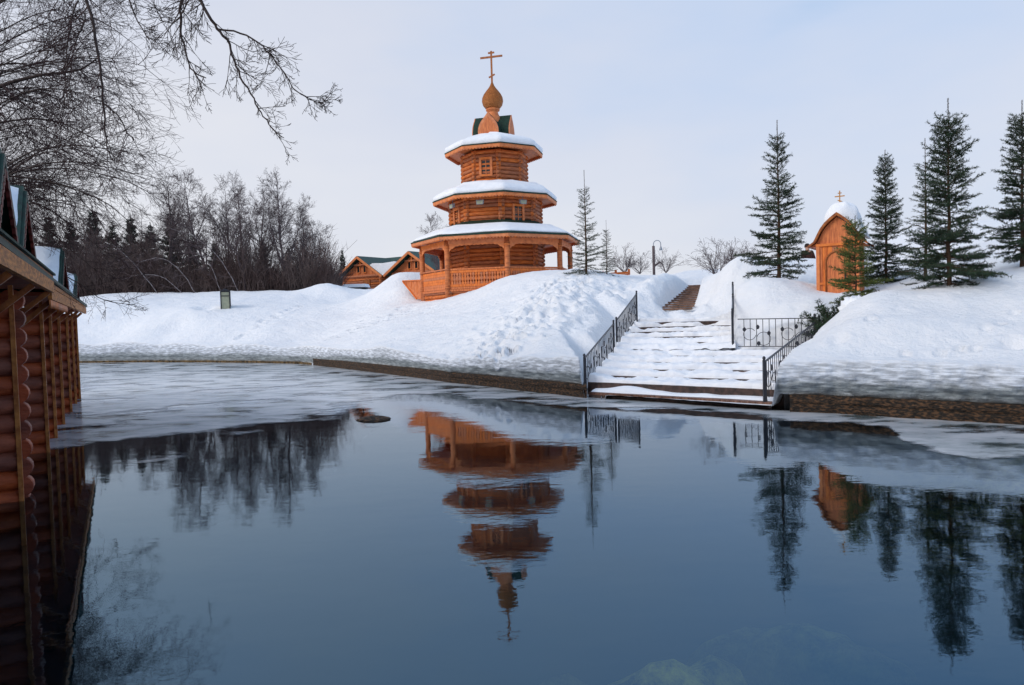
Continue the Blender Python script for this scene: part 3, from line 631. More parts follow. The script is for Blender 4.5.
# ------------------------------------------------------------------ chapel
def octf(rot):
    def f(a):
        t_ = ((a-rot+math.pi/4*8) % (math.pi/4)) - math.pi/8
        return math.cos(math.pi/8)/math.cos(t_)
    return f
M['crosswood'] = mat('cross_wood', (.42, .14, .04), (.26, .08, .025), 8, .6)
M['grooveshade'] = mat('log_groove_shade', (.07, .022, .010), None, 4, .9)  # dark core behind the logs: shade of the grooves put into its colour
def chapel():
    C0 = P(498.4, 300, 39); C0.z = 0
    phi = R(8)
    t = empty('chapel', (C0.x, C0.y, 2.7), 'tall orange log tower chapel with verandah, snowy tiered roofs and onion dome', 'chapel')
    zb = 2.7
    def V(i, r_, z): a = phi+i*math.pi/4; return Vector((r_*math.sin(a), -r_*math.cos(a), z-zb))
    def log_ring(r_, z0, z1, n, name, faces=range(8), ext=.16):
        m = MB(); h = (z1-z0)/n
        for i in faces:
            for k in range(n):
                z = z0+h*(k+.5)+(h*.0); a, b_ = V(i, r_, z), V(i+1, r_, z); d = (b_-a).normalized()
                if (i % 2): a = a+Vector((0, 0, h*.04)); b_ = b_+Vector((0, 0, h*.04))
                m.tube([a-d*ext, b_+d*ext], h*.495, 12)
        lw = m.build(name, M['log'], t)
        m = MB(); m.lathe((0, 0, -zb), [(r_-h*.16, z0), (r_-h*.16, z1)], 8, False, phi); m.build('groove_shade_core', M['grooveshade'], lw)
        return lw
    # platform
    log_ring(3.95, 2.35, 3.25, 5, 'log_base', ext=.2)
    m = MB(); m.lathe((0, 0, 0), [(0, 3.3-zb), (4.1, 3.3-zb), (4.1, 3.2-zb), (0, 3.2-zb)], 8, False, phi); m.build('floor', M['plank'], t)
    log_ring(2.46, 3.3, 6.0, 13, 'ground_floor_wall')
    log_ring(2.40, 6.25, 8.05, 9, 'middle_wall')
    log_ring(1.68, 8.6, 10.5, 9, 'upper_wall', ext=.13)
    # posts and verandah
    for i in range(8):
        m = MB(); a, b_ = V(i, 4.02, 2.4), V(i, 4.02, 5.72)
        m.tube([a, b_], .135, 14); 
        for z in (3.35, 4.25, 5.35): m.tube([V(i, 4.02, z), V(i, 4.02, z+.07)], .165, 14)
        m.build('post', M['log'], t)
    m = MB()
    for i in range(8): m.bar(V(i, 4.02, 5.62), V(i+1, 4.02, 5.62), .18, .2)
    m.build('ring_beam', M['trim'], t)
    for i in range(8):
        a, b_ = V(i, 4.02, zb), V(i+1, 4.02, zb); d = (b_-a).normalized(); ln = (b_-a).length; nrm = Vector((d.y, -d.x, 0)); up = Vector((0, 0, 1))
        # carved valance with arched ends
        prof = [(0.13, 0)]
        K = 26
        for k in range(K+1):
            x = .13+(ln-.26)*k/K; e_ = min(x, ln-x); dz = -.10-.30*math.exp(-(e_/.33)**2)+(.025 if k % 2 else -.01); prof.append((x, dz))
        prof.append((ln-.13, 0)); prof = prof[::-1]
        m = MB(); m.prism(prof, a+Vector((0, 0, 5.53-zb))+nrm*.02, d, nrm, up, .05); m.build('valance', M['trim'], t)
        # railing of the bay
        if i in (7, 0, 1, 2, 3, 4, 5):
            m = MB()
            m.bar(a+d*.12+up*(4.28-zb), b_-d*.12+up*(4.28-zb), .12, .07); m.bar(a+d*.12+up*(3.36-zb), b_-d*.12+up*(3.36-zb), .10, .09)
            m.bar(a+d*.12+up*(4.17-zb), b_-d*.12+up*(4.17-zb), .07, .12); m.bar(a+d*.12+up*(3.48-zb), b_-d*.12+up*(3.48-zb), .07, .12)
            m.bar(a+d*.12+up*(3.81-zb)-nrm*.012, b_-d*.12+up*(3.81-zb)-nrm*.012, .035, .10)
            nb = 20; sp = (ln-.3)/nb
            for k in range(nb):
                x = .15+sp*(k+.5); w_ = sp*.40; pf = []
                for z, q in ((0, 1), (.10, 1), (.18, .3), (.26, 1), (.34, 1), (.42, .3), (.50, 1), (.6, 1)): pf.append((w_*q, z))
                pf = pf + [(-x_, z) for x_, z in pf[::-1]]
                m.prism(pf, a+d*x+up*(3.53-zb)-nrm*.02, d, nrm, up, .035)
            m.build('balustrade', M['plank'], t)
        else:
            m = MB()
            for k in range(7): m.bar(a+d*.1+up*(3.38+.132*k-zb), b_-d*.1+up*(3.38+.132*k-zb), .06, .125)
            m.bar(a+d*.12+up*(4.31-zb), b_-d*.12+up*(4.31-zb), .12, .06)
            m.build('plank_parapet', M['plank'], t)
    # roofs: (inner radius, inner z, eave radius, eave z)
    def roof(ri, zi, re, ze, name='roof'):
        m = MB(); m.lathe((0, 0, -zb), [(ri, zi), (re, ze), (re, ze-.05)], 8, False, phi); r_ = m.build(name, M['green'], t)
        m = MB(); m.lathe((0, 0, -zb), [(re-.02, ze-.045), (re-.03, ze-.19), (re-.10, ze-.19), (re-.10, ze-.08), (ri-.05, ze+.05)], 8, False, phi)
        # scallops along the fascia
        for i in range(8):
            a = Vector((re*.993*math.sin(phi+i*math.pi/4), -re*.993*math.cos(phi+i*math.pi/4), ze-zb-.17)); b_ = Vector((re*.993*math.sin(phi+(i+1)*math.pi/4), -re*.993*math.cos(phi+(i+1)*math.pi/4), ze-zb-.17))
            d = (b_-a); ln = d.length; d.normalize(); n_ = max(4, int(ln/.16)); nrm = Vector((d.y, -d.x, 0))
            for k in range(n_):
                x = ln*(k+.5)/n_; w_ = ln/n_*.46; m.prism([(w_, 0), (w_*.7, -.05), (0, -.075), (-w_*.7, -.05), (-w_, 0)][::1], a+d*x-nrm*.045, d, nrm, Vector((0, 0, 1)), .025)
        m.build('eave_fascia', M['trim'], t)
        return r_
    roof(2.3, 6.90, 4.60, 5.92); roof(1.6, 9.02, 3.38, 8.08); roof(.35, 11.38, 2.66, 10.64)
    def snow(ri, zi, re, ze, ri2, re2, th, seed, gaps=False):
        """blanket lying on the roof plane between ri2 and re2"""
        m = MB(); n = 144; f8 = octf(phi); prof = []
        slope = (zi-ze)/(re-ri)
        K = 16; vs = []
        for j in range(K+1):
            for k in range(n):
                a = 2*math.pi*k/n; nz_ = 1.5*float(fbm(np.array([math.cos(a)*2.5+seed]), np.array([math.sin(a)*2.5+j*.15]), seed, 3)[0]); nz2 = float(vn(np.array([math.cos(a)*11+seed]), np.array([math.sin(a)*11+j*.3]), seed+2)[0])
                u = j/K
                if j == 0: r_ = re2*(1+.012*nz_); h = -.0
                elif j == 1: r_ = re2*(1+.02*nz_)+.05; h = th*.35
                elif j == 2: r_ = re2*(1+.02*nz_)+.03; h = th*.72
                else:
                    v = (j-2)/(K-2); r_ = re2 - .06 - (re2-ri2-.06)*v + .10*nz_*v*(re2-ri2); h = th*min(1, .86+.14*min(1, v*5))*(1+.25*nz_)*(1 if v < .86 else max(0, 1-((v-.86)/.14)**2))
                rr_ = r_*f8(a)*1.0/math.cos(math.pi/8)*math.cos(math.pi/8)
                zr = ze + slope*(re-min(r_, re)) + h + .05*nz2*th*(j > 1)+ .004
                vs.append((rr_*math.sin(a), -rr_*math.cos(a), zr-zb))
        m.add(vs, [(j*n+k, j*n+(k+1) % n, (j+1)*n+(k+1) % n, (j+1)*n+k) for j in range(K) for k in range(n)], True)
        return m.build('roof_snow', M['snow'], t)
    snow(2.3, 6.90, 4.60, 5.92, 3.25, 4.46, .11, 3)
    snow(1.6, 9.02, 3.38, 8.08, 2.45, 3.31, .27, 13)
    snow(.35, 11.38, 2.66, 10.64, .6, 2.60, .36, 23)
    # windows
    def window(face, r_, z, w_=.46, h=.74, fw=.12):
        a, b_ = V(face, r_, 0), V(face+1, r_, 0); d = (b_-a).normalized(); nrm = Vector((d.y, -d.x, 0)); c = (a+b_)/2+nrm*.10+Vector((0, 0, z))
        ax = (d, nrm, Vector((0, 0, 1))); m = MB(); 
        for sx in (-1, 1): m.box(c+d*(sx*(w_+fw)/2), (fw, .12, h+2*fw), ax=ax)
        for sz in (-1, 1): m.box(c+Vector((0, 0, sz*(h+fw)/2)), (w_, .12, fw), ax=ax)
        fr = m.build('window', M['trim'], t)
        m = MB(); m.box(c-nrm*.02, (w_+.01, .02, h+.01), ax=ax); m.build('pane', M['glass'], fr)
        m = MB(); m.box(c+nrm*.005, (.035, .03, h), ax=ax)
        for q in (-1, 1): m.box(c+Vector((0, 0, q*h/6)), (w_, .028, .03), ax=ax)
        m.build('glazing_bar', M['trim'], fr)
    for fc in (-1, 3, 5): window(fc, 1.68, 9.62)
    for fc in (-2, 0, 2, 4): window(fc, 2.40, 7.12)
    # floodlights under the middle eave
    for (fc, off) in ((-2, .25), (-1, -.05), (0, .05)):
        a, b_ = V(fc, 2.42, 0), V(fc+1, 2.42, 0); d = (b_-a).normalized(); nrm = Vector((d.y, -d.x, 0)); c = (a+b_)/2+d*off+nrm*.42+Vector((0, 0, 7.80))
        m = MB(); m.prism([(-.20, 0), (.20, 0), (.17, -.22), (-.17, -.22)], c, d, (nrm-Vector((0, 0, .3))).normalized(), Vector((0, 0, 1)), .14); m.bar(c+nrm*.05, c+Vector((0, 0, .28)), .03, .03); f_ = m.build('floodlight', M['metal'], t)
        m = MB(); m.prism([(-.17, -.03), (.17, -.03), (.14, -.19), (-.14, -.19)], c+(nrm-Vector((0, 0, .3))).normalized()*.143, d, (nrm-Vector((0, 0, .3))).normalized(), Vector((0, 0, 1)), .006); m.build('lens', M['lampglass'], f_)
    # crossed keel-shaped barrels
    up = Vector((0, 0, 1)); z0 = 11.14-zb
    def keel(w_, h, K=14):
        T = ((0,.80),(.12,.93),(.28,1.0),(.42,.98),(.56,.86),(.68,.68),(.78,.46),(.87,.25),(.94,.11),(1,0))
        r_ = [(w_*float(np.interp(k/K, [q[0] for q in T], [q[1] for q in T])), k/K*h) for k in range(K+1)]
        return r_+[(-x, z) for x, z in r_[-2::-1]]
    ang = phi-math.pi/8; dd = Vector((math.sin(ang), -math.cos(ang), 0)); sd = Vector((math.cos(ang), math.sin(ang), 0))
    for (ax_, ay_) in ((sd, dd), (dd, sd)):
        m = MB(); m.prism(keel(.56, 1.46), Vector((0, 0, z0))-ay_*.98, ax_, ay_, up, 1.96); m.build('keel_roof', M['green'], t)
        for s_ in (-1, 1):
            m = MB(); pr = keel(.56, 1.46); inn = keel(.44, 1.18); n_ = len(pr)
            o_ = Vector((0, 0, z0))+ay_*(s_*.985); q = ay_*(s_*.045)
            A = [o_+ax_*x+up*z for x, z in pr]; B = [v+q for v in A]; Ci = [o_+ax_*x+up*(z+.06) for x, z in inn]; D = [v+q for v in Ci]
            m.add(A+B+Ci+D, [f for i in range(n_-1) for f in ((n_+i, n_+i+1, 3*n_+i+1, 3*n_+i), (i, i+1, n_+i+1, n_+i), (2*n_+i, 3*n_+i, 3*n_+i+1, 2*n_+i+1))]); g_ = m.build('keel_gable', M['trim'], t)
            m = MB(); m.prism(keel(.46, 1.2), o_+up*.03+(ay_*(.0 if s_ > 0 else -.05)), ax_, ay_, up, .05); m.build('gable_panel', M['plank'], g_)
    m = MB(); m.lathe((0, 0, -zb-.22), [(.46, 12.45), (.42, 12.7), (.30, 12.95), (.26, 13.08), (.36, 13.12), (.38, 13.2), (.30, 13.24)], 20); m.build('dome_neck', M['trim'], t)
    m = MB(); pr = [(.27, 13.2), (.40, 13.28), (.51, 13.42), (.56, 13.62), (.54, 13.8), (.46, 13.98), (.33, 14.16), (.20, 14.32), (.11, 14.46), (.05, 14.62), (.02, 14.7)]
    # scaled onion: rows of shingles
    prs = []
    for i in range(len(pr)-1):
        for q in range(3):
            u = q/3; prs.append((pr[i][0]*(1-u)+pr[i+1][0]*u+.012, pr[i][1]*(1-u)+pr[i+1][1]*u)); prs.append((pr[i][0]*(1-u-.3)+pr[i+1][0]*(u+.3)-.006, pr[i][1]*(1-u-.3)+pr[i+1][1]*(u+.3)))
    prs.append(pr[-1]); m.lathe((0, 0, -zb-.22), prs, 32, False, fn=lambda a: 1+.015*(1 if int(a*32/math.pi) % 2 else 0)); m.build('onion_dome', M['shingle'], t)
    # cross
    m = MB(); cd = sd
    m.box(Vector((0, 0, 15.2-zb)), (.09, .06, 1.75), ax=(cd, dd, up)); m.box(Vector((0, 0, 15.76-zb)), (1.22, .064, .09), ax=(cd, dd, up)); m.box(Vector((0, 0, 15.98-zb)), (.34, .064, .08), ax=(cd, dd, up))
    sl = (cd-up*(-.45)).normalized(); m.box(Vector((0, 0, 14.76-zb)), (.36, .064, .07), ax=(sl, dd, sl.cross(dd).normalized())); m.build('cross', M['crosswood'], t)
    # plank side of the access steps, half buried on the left
    pts = [P(403, 281.5, 39.5), P(426, 280.5, 38.2), P(426, 300, 38.2), P(417, 299, 38.6)]; c = Vector((C0.x, C0.y, zb)); nrm = (pts[1]-pts[0]).cross(pts[3]-pts[0]).normalized()
    m = MB(); A = [p-c for p in pts]; B = [v+nrm*.06 for v in A]
    m.add(A+B, [(0, 1, 2, 3), (7, 6, 5, 4), (0, 4, 5, 1), (1, 5, 6, 2), (2, 6, 7, 3), (3, 7, 4, 0)])
    for u in (.15, .38, .62, .86):
        a_ = A[0]*(1-u)+A[1]*u; m.bar(a_-nrm*.012, Vector((a_.x, a_.y, a_.z-.9*min(1, u*1.6)))-nrm*.012, .03, .02)
    m.bar(A[0]+Vector((0, 0, .03)), A[1]+Vector((0, 0, .03)), .12, .06); m.bar(A[0], A[3], .1, .06)
    m.build('stair_side', M['plank'], t)
    return C0
M['shingle'] = mat('dome_shingle', (.52, .19, .05), (.28, .09, .022), 22, .6, .8, 40)
chapel()

# ------------------------------------------------------------------ log houses behind
def houses():
    A = P(361.7, 257.3, 70.5); B = P(413, 252.6, 66.9); B.z = A.z
    d = Vector((B.x-A.x, B.y-A.y, 0)); sep_ = d.length; d.normalize(); nrm = Vector((d.y, -d.x, 0)); up = Vector((0, 0, 1)); gz0 = 4.2; o = Vector((A.x, A.y, gz0))
    t = empty('log_house', o, 'orange log house with twin gables and green roof behind the snow heap', 'house')
    zr = A.z-gz0; hw = 2.9; rise = 1.85
    def wing(off, main=False):
        m = MB(); D = 5.0; eave = zr-rise; wall_w = hw-.45; nlog = 9
        for k in range(nlog):
            z = eave*(k+.5)/nlog; r_ = eave/nlog*.52
            m.tube([d*(off-wall_w-.2)+up*z, d*(off+wall_w+.2)+up*z], r_, 8); 
            for s_ in (-1, 1): m.tube([d*(off+s_*wall_w)+nrm*.2+up*(z+.05), d*(off+s_*wall_w)-nrm*D+up*(z+.05)], r_, 8)
        m.build('log_wall', M['log'], t)
        m = MB(); k_ = (zr-.12-eave)/hw
        m.prism([(-wall_w-.3, eave-.05), (wall_w+.3, eave-.05), (0, zr-.15)], d*off-nrm*.08, d, nrm, up, .08)
        n_ = 11
        for q in range(n_):
            x = -wall_w+2*wall_w*(q+.5)/n_; h = max(.05, (zr-.2)-(abs(x))*(rise/hw)); m.bar(d*(off+x)+nrm*.01+up*(eave-.02), d*(off+x)+nrm*.01+up*h, .02, .03)
        m.bar(d*(off-wall_w)+nrm*.12+up*(eave+.02), d*(off+wall_w)+nrm*.12+up*(eave+.02), .2, .16)
        m.bar(d*off+nrm*.25+up*(eave+1.0), d*off+nrm*.25+up*(zr-.2), .12, .12); m.bar(d*(off-.8)+nrm*.25+up*(zr-.75), d*(off+.8)+nrm*.25+up*(zr-.75), .12, .12)
        m.build('gable', M['plank'], t)
        for s_ in (-1, 1):
            m = MB(); a = d*off+up*(zr+.0)+nrm*.65; e_ = d*(off+s_*(hw+.25))+up*(eave-.16)+nrm*.65
            bk = -nrm*(D+.6); th = up*.1
            m.add([a, e_, e_+bk, a+bk, a+th, e_+th, e_+bk+th, a+bk+th], [(0, 1, 2, 3), (7, 6, 5, 4), (0, 4, 5, 1), (1, 5, 6, 2), (2, 6, 7, 3)]); m.build('roof', M['greenroof'], t)
            m = MB(); m.bar(a+nrm*.04+up*(-.03), e_+nrm*.04+up*(-.03), .05, .22); m.build('bargeboard', M['trim'], t)
        for x in (-.42, .42):
            m = MB(); c = d*(off+x)+nrm*.06+up*(eave+.68)
            for sx in (-1, 1): m.box(c+d*(sx*.19), (.08, .08, .72), ax=(d, nrm, up))
            for sz in (-1, 1): m.box(c+up*(sz*.34), (.38, .08, .08), ax=(d, nrm, up))
            f_ = m.build('window', M['trim'], t); m = MB(); m.box(c, (.3, .03, .62), ax=(d, nrm, up)); m.build('pane', M['glass'], f_)
        m = MB(); m.box(d*(off+.7)+nrm*.16+up*.9, (.9, .1, 1.5), ax=(d, nrm, up)); m.build('door', M['browntrim'], t)
    wing(0); wing(sep_)
    # main range, ridge along the front
    m = MB(); z0 = -nrm*4.2; zt = zr+.1
    for s_ in (-1, 1):
        a, b_ = d*(-1.8)+z0+up*zt, d*(sep_+1.8)+z0+up*zt; c, e_ = a+nrm*(s_*3.2)-up*2.2, b_+nrm*(s_*3.2)-up*2.2; th = up*.1
        m.add([a, b_, e_, c, a+th, b_+th, e_+th, c+th], [(0, 1, 2, 3), (7, 6, 5, 4), (0, 3, 7, 4), (1, 5, 6, 2), (3, 2, 6, 7)])
    m.build('main_roof', M['greenroof'], t)
    m = MB()
    for k in range(9):
        z = (zr-rise)*(k+.5)/9
        m.tube([d*(-1.2)+z0+nrm*2.5+up*z, d*(sep_+1.2)+z0+nrm*2.5+up*z], .25, 8)
    m.build('log_wall', M['log'], t)
    # snow left on the valley and the eaves
    m = MB()
    a = d*2.2+nrm*.6+up*(zr-1.30); b_ = d*(sep_-2.2)+nrm*.6+up*(zr-1.30); c = d*(sep_/2)+nrm*.62+up*(zr-2.0)
    prof = [(1.55, zr-.88), (1.9, zr-.72), (sep_/2, zr-.80), (sep_-1.9, zr-.72), (sep_-1.55, zr-.88), (sep_/2+.1, zr-1.95), (sep_/2-.1, zr-1.95)]
    m.prism(prof[::-1], -nrm*3.0, d, nrm, up, 3.55); m.build('roof_snow', M['snow'], t)
    m = MB(); m.lathe(d*(-2.9)+nrm*.3+up*(zr-1.9), [(0, .42), (.25, .36), (.38, .16), (.36, 0), (0, -.05)], 14); m.build('roof_snow', M['snow'], t)
houses()

# parked car under snow
def car():
    c = P(362, 300, 60); c.z = 3.42
    t = empty('parked_car', c, 'pale car under a thick layer of snow in front of the log house', 'car', R(-4))
    m = MB(); pf = [(-2.05, .25), (2.05, .25), (2.1, .6), (1.9, .82), (1.0, .9), (-1.75, .95), (-2.1, .75)]
    m.prism(pf, (0, -.8, 0), Vector((1, 0, 0)), Vector((0, 1, 0)), Vector((0, 0, 1)), 1.6); m.build('body', M['car'], t)
    m = MB(); m.prism([(-1.5, .9), (.9, .88), (.35, 1.22), (-1.2, 1.24)], (0, -.72, 0), Vector((1, 0, 0)), Vector((0, 1, 0)), Vector((0, 0, 1)), 1.44); m.build('window', M['glass'], t)
    m = MB(); n = 30
    for (x0, x1, z, th) in ((-1.45, .55, 1.215, .28), (.6, 2.0, .86, .2), (-2.05, -1.5, .94, .15)):
        m.add([(x0, -.78, z), (x1, -.78, z), (x1, .78, z), (x0, .78, z), (x0+.1, -.6, z+th), (x1-.1, -.6, z+th), (x1-.1, .6, z+th), (x0+.1, .6, z+th)], [(3, 2, 1, 0), (4, 5, 6, 7), (0, 1, 5, 4), (1, 2, 6, 5), (2, 3, 7, 6), (3, 0, 4, 7)], False)
    m.build('snow_cover', M['snow'], t)
    for x in (-1.3, 1.3):
        for y in (-.8, .8):
            m = MB(); m.tube([(x, y-.1, .3), (x, y+.1, .3)], .31, 16); wh = m.build('wheel', M['tyre'], t)
            m = MB(); m.tube([(x, y-.11, .3), (x, y+.11, .3)], .17, 12); m.build('rim', M['metal'], wh)
car()

# lantern on the left bank
c = P(226, 309.5, 42)
t = empty('garden_lantern', c, 'square glass lantern with dark frame standing in the snow of the left bank', 'lantern', R(18))
m = MB()
for sx in (-1, 1):
    for sy in (-1, 1): m.box((sx*.24, sy*.24, .5), (.055, .055, 1.06))
for z in (.0, .78, 1.04): 
    for s_ in (-1, 1): m.box((s_*.24, 0, z), (.05, .43, .045)); m.box((0, s_*.24, z), (.43, .05, .045))
m.build('frame', M['iron'], t)
m = MB(); m.box((0, 0, .5), (.44, .44, 1.0)); m.build('glass', M['lampglass'], t)
m = MB(); m.prism([(-.3, 1.07), (.3, 1.07), (.0, 1.22)], (0, -.3, 0), Vector((1, 0, 0)), Vector((0, 1, 0)), Vector((0, 0, 1)), .6); m.build('cap', M['iron'], t)

# street lamp
c = P(654, 273, 62); g0 = gz(c.x, c.y)-.2; tp = P(653.5, 246, 62).z-g0
t = empty('street_lamp', (c.x, c.y, g0), 'thin pole lamp with curved arm on the skyline above the path', 'street lamp')
m = MB(); m.tube([(0, 0, 0), (0, 0, tp)], .12, 10); m.build('pole', M['farbark'], t)
m = MB(); ap = [(0, 0, tp-.1)] + [(.32-.32*math.cos(a), 0, tp+.15+.32*math.sin(a)) for a in np.linspace(0, math.pi/2, 6)] + [(.35+.28*math.sin(a), 0, tp+.15+.32*math.cos(a)) for a in np.linspace(0.2, math.pi/2, 6)] + [(.63, 0, tp)]
m.tube(ap, .035, 6); m.build('arm', M['metal'], t)
m = MB(); m.lathe((.63, 0, tp-.38), [(.0, 0), (.14, 0), (.15, .06), (.06, .3), (.03, .4)], 12); m.build('lamp_shade', M['metal'], t)
m = MB(); m.bar((.05, 0, tp*.38), (.55, 0, tp*.38+.35), .12, .16); m.build('bracket', M['farbark'], t)

# plank fence at the right of the chapel
a, b_ = P(603, 276, 41), P(629, 276, 40); a.z = b_.z = P(615, 279, 40.5).z
t = empty('plank_fence', a, 'low orange plank fence behind the snow crest right of the chapel', 'fence')
dv = (b_-a); 
m = MB()
for k in range(3): m.bar(Vector((0, 0, .05+k*.13)), dv+Vector((0, 0, .05+k*.13)), .05, .12)
m.build('boards', M['plank'], t)
for u in (0, .5, 1): m = MB(); m.box(dv*u+Vector((0, 0, .1)), (.12, .12, .8)); m.build('post', M['plank'], t)

# ------------------------------------------------------------------ shrine
def shrine():
    base = P(838, 292, 20.3); base.z -= .25
    rz = R(-33)
    t = empty('wayside_shrine', base, 'small orange wooden shrine with keel roof, snow dome and gilt cross', 'shrine', rz)
    ex, ey, up = Vector((1, 0, 0)), Vector((0, 1, 0)), Vector((0, 0, 1)); hw = .53; H = 1.62
    m = MB(); m.box((0, .55, H/2), (2*hw, 1.1, H)); 
    for k in range(8): m.box((-hw+.066+k*.132, -.004, H/2), (.122, .03, H-.02))
    for s_ in (-1, 1):
        for k in range(8): m.box((s_*(hw+.003), .07+k*.137, H/2), (.03, .126, H-.02))
    m.build('wall', M['plank'], t)
    m = MB()
    for s_ in (-1, 1): m.box((s_*(hw-.02), -.02, H/2), (.09, .07, H))
    m.box((0, -.03, H-.03), (2*hw+.06, .07, .07)); m.box((0, -.03, .5), (2*hw-.14, .05, .06)); m.build('trim', M['trim'], t)
    # arched door
    ar = [(-.30, .0)]+[(-.30*math.cos(a), .98+.30*math.sin(a)) for a in np.linspace(0, math.pi, 14)]+[(.30, 0)]
    m = MB(); m.prism(ar[::-1], (0, -.035, .12), ex, ey, up, .02); dr = m.build('door', M['plank'], t)
    m = MB(); pl = [Vector((x, -.05, z+.12)) for x, z in ar]; m.tube(pl, .025, 6); m.build('arch_moulding', M['browntrim'], dr)
    m = MB(); m.box((.2, -.06, .7), (.03, .04, .14)); m.build('handle', M['iron'], dr)
    # keel roof
    def kp(w_, h, K=12):
        T = ((0,1.0),(.12,.90),(.3,.79),(.5,.66),(.68,.49),(.82,.30),(.92,.14),(1,0))
        r_ = [(w_*float(np.interp(k/K, [q[0] for q in T], [q[1] for q in T])), k/K*h) for k in range(K+1)]
        r_[0] = (w_+.14, -.06)
        return r_+[(-x, z) for x, z in r_[-2::-1]]
    m = MB(); m.prism(kp(hw+.04, .74), (0, .02, H), ex, ey, up, 1.08); m.build('gable', M['plank'], t)
    outp = kp(hw+.14, .86); inn = kp(hw+.08, .78); n_ = len(outp)
    m = MB(); 
    A = [Vector((x, -.12, H+z)) for x, z in outp]; B = [v+ey*1.36 for v in A]; C_ = [Vector((x, -.12, H+z-.01)) for x, z in inn]; D = [v+ey*1.36 for v in C_]
    m.add(A+B+C_+D, [f for i in range(n_-1) for f in ((i, n_+i, n_+i+1, i+1), (2*n_+i, 2*n_+i+1, 3*n_+i+1, 3*n_+i), (i, i+1, 2*n_+i+1, 2*n_+i), (n_+i, 3*n_+i, 3*n_+i+1, n_+i+1))]); m.build('roof', M['browntrim'], t)
    # snow dome
    m = MB(); n = 40; K = 16; vs = []
    for j in range(K+1):
        e_ = j/K*math.pi*.60
        for k in range(n):
            a = 2*math.pi*k/n; nz_ = float(vn(np.array([math.cos(a)*2+4]), np.array([math.sin(a)*2+j*.2]), 3)[0])
            rr_ = math.sin(e_)*.50*(1+.14*nz_); z = H+.66+.56*math.cos(e_)*(1+.1*nz_)
            vs.append((rr_*math.cos(a)+.05, .62+rr_*.95*math.sin(a), z))
    m.add(vs, [((j+1)*n+k, (j+1)*n+(k+1) % n, j*n+(k+1) % n, j*n+k) for j in range(K) for k in range(n)], True); m.build('roof_snow', M['snow'], t)
    m = MB(); vs = []                                         # snow strip lower on the right slope
    m.add([(.30, -.05, H+.60), (.62, -.05, H+.16), (.72, -.02, H+.14), (.50, -.02, H+.62), (.30, 1.2, H+.60), (.62, 1.2, H+.16), (.72, 1.2, H+.14), (.50, 1.2, H+.62)], [(0, 1, 2, 3), (7, 6, 5, 4), (0, 3, 7, 4), (3, 2, 6, 7), (2, 1, 5, 6)], True); m.build('roof_snow', M['snow'], t)
    m = MB(); zc = H+1.18
    m.box((.0, .5, zc+.14), (.028, .02, .42)); m.box((0, .5, zc+.19), (.26, .022, .03)); m.box((0, .5, zc+.28), (.10, .022, .025)); m.box((0, .5, zc+.06), (.12, .022, .025), ax=(Vector((.93, 0, -.36)), ey, Vector((.36, 0, .93)))); m.build('cross', M['gold'], t)
shrine()

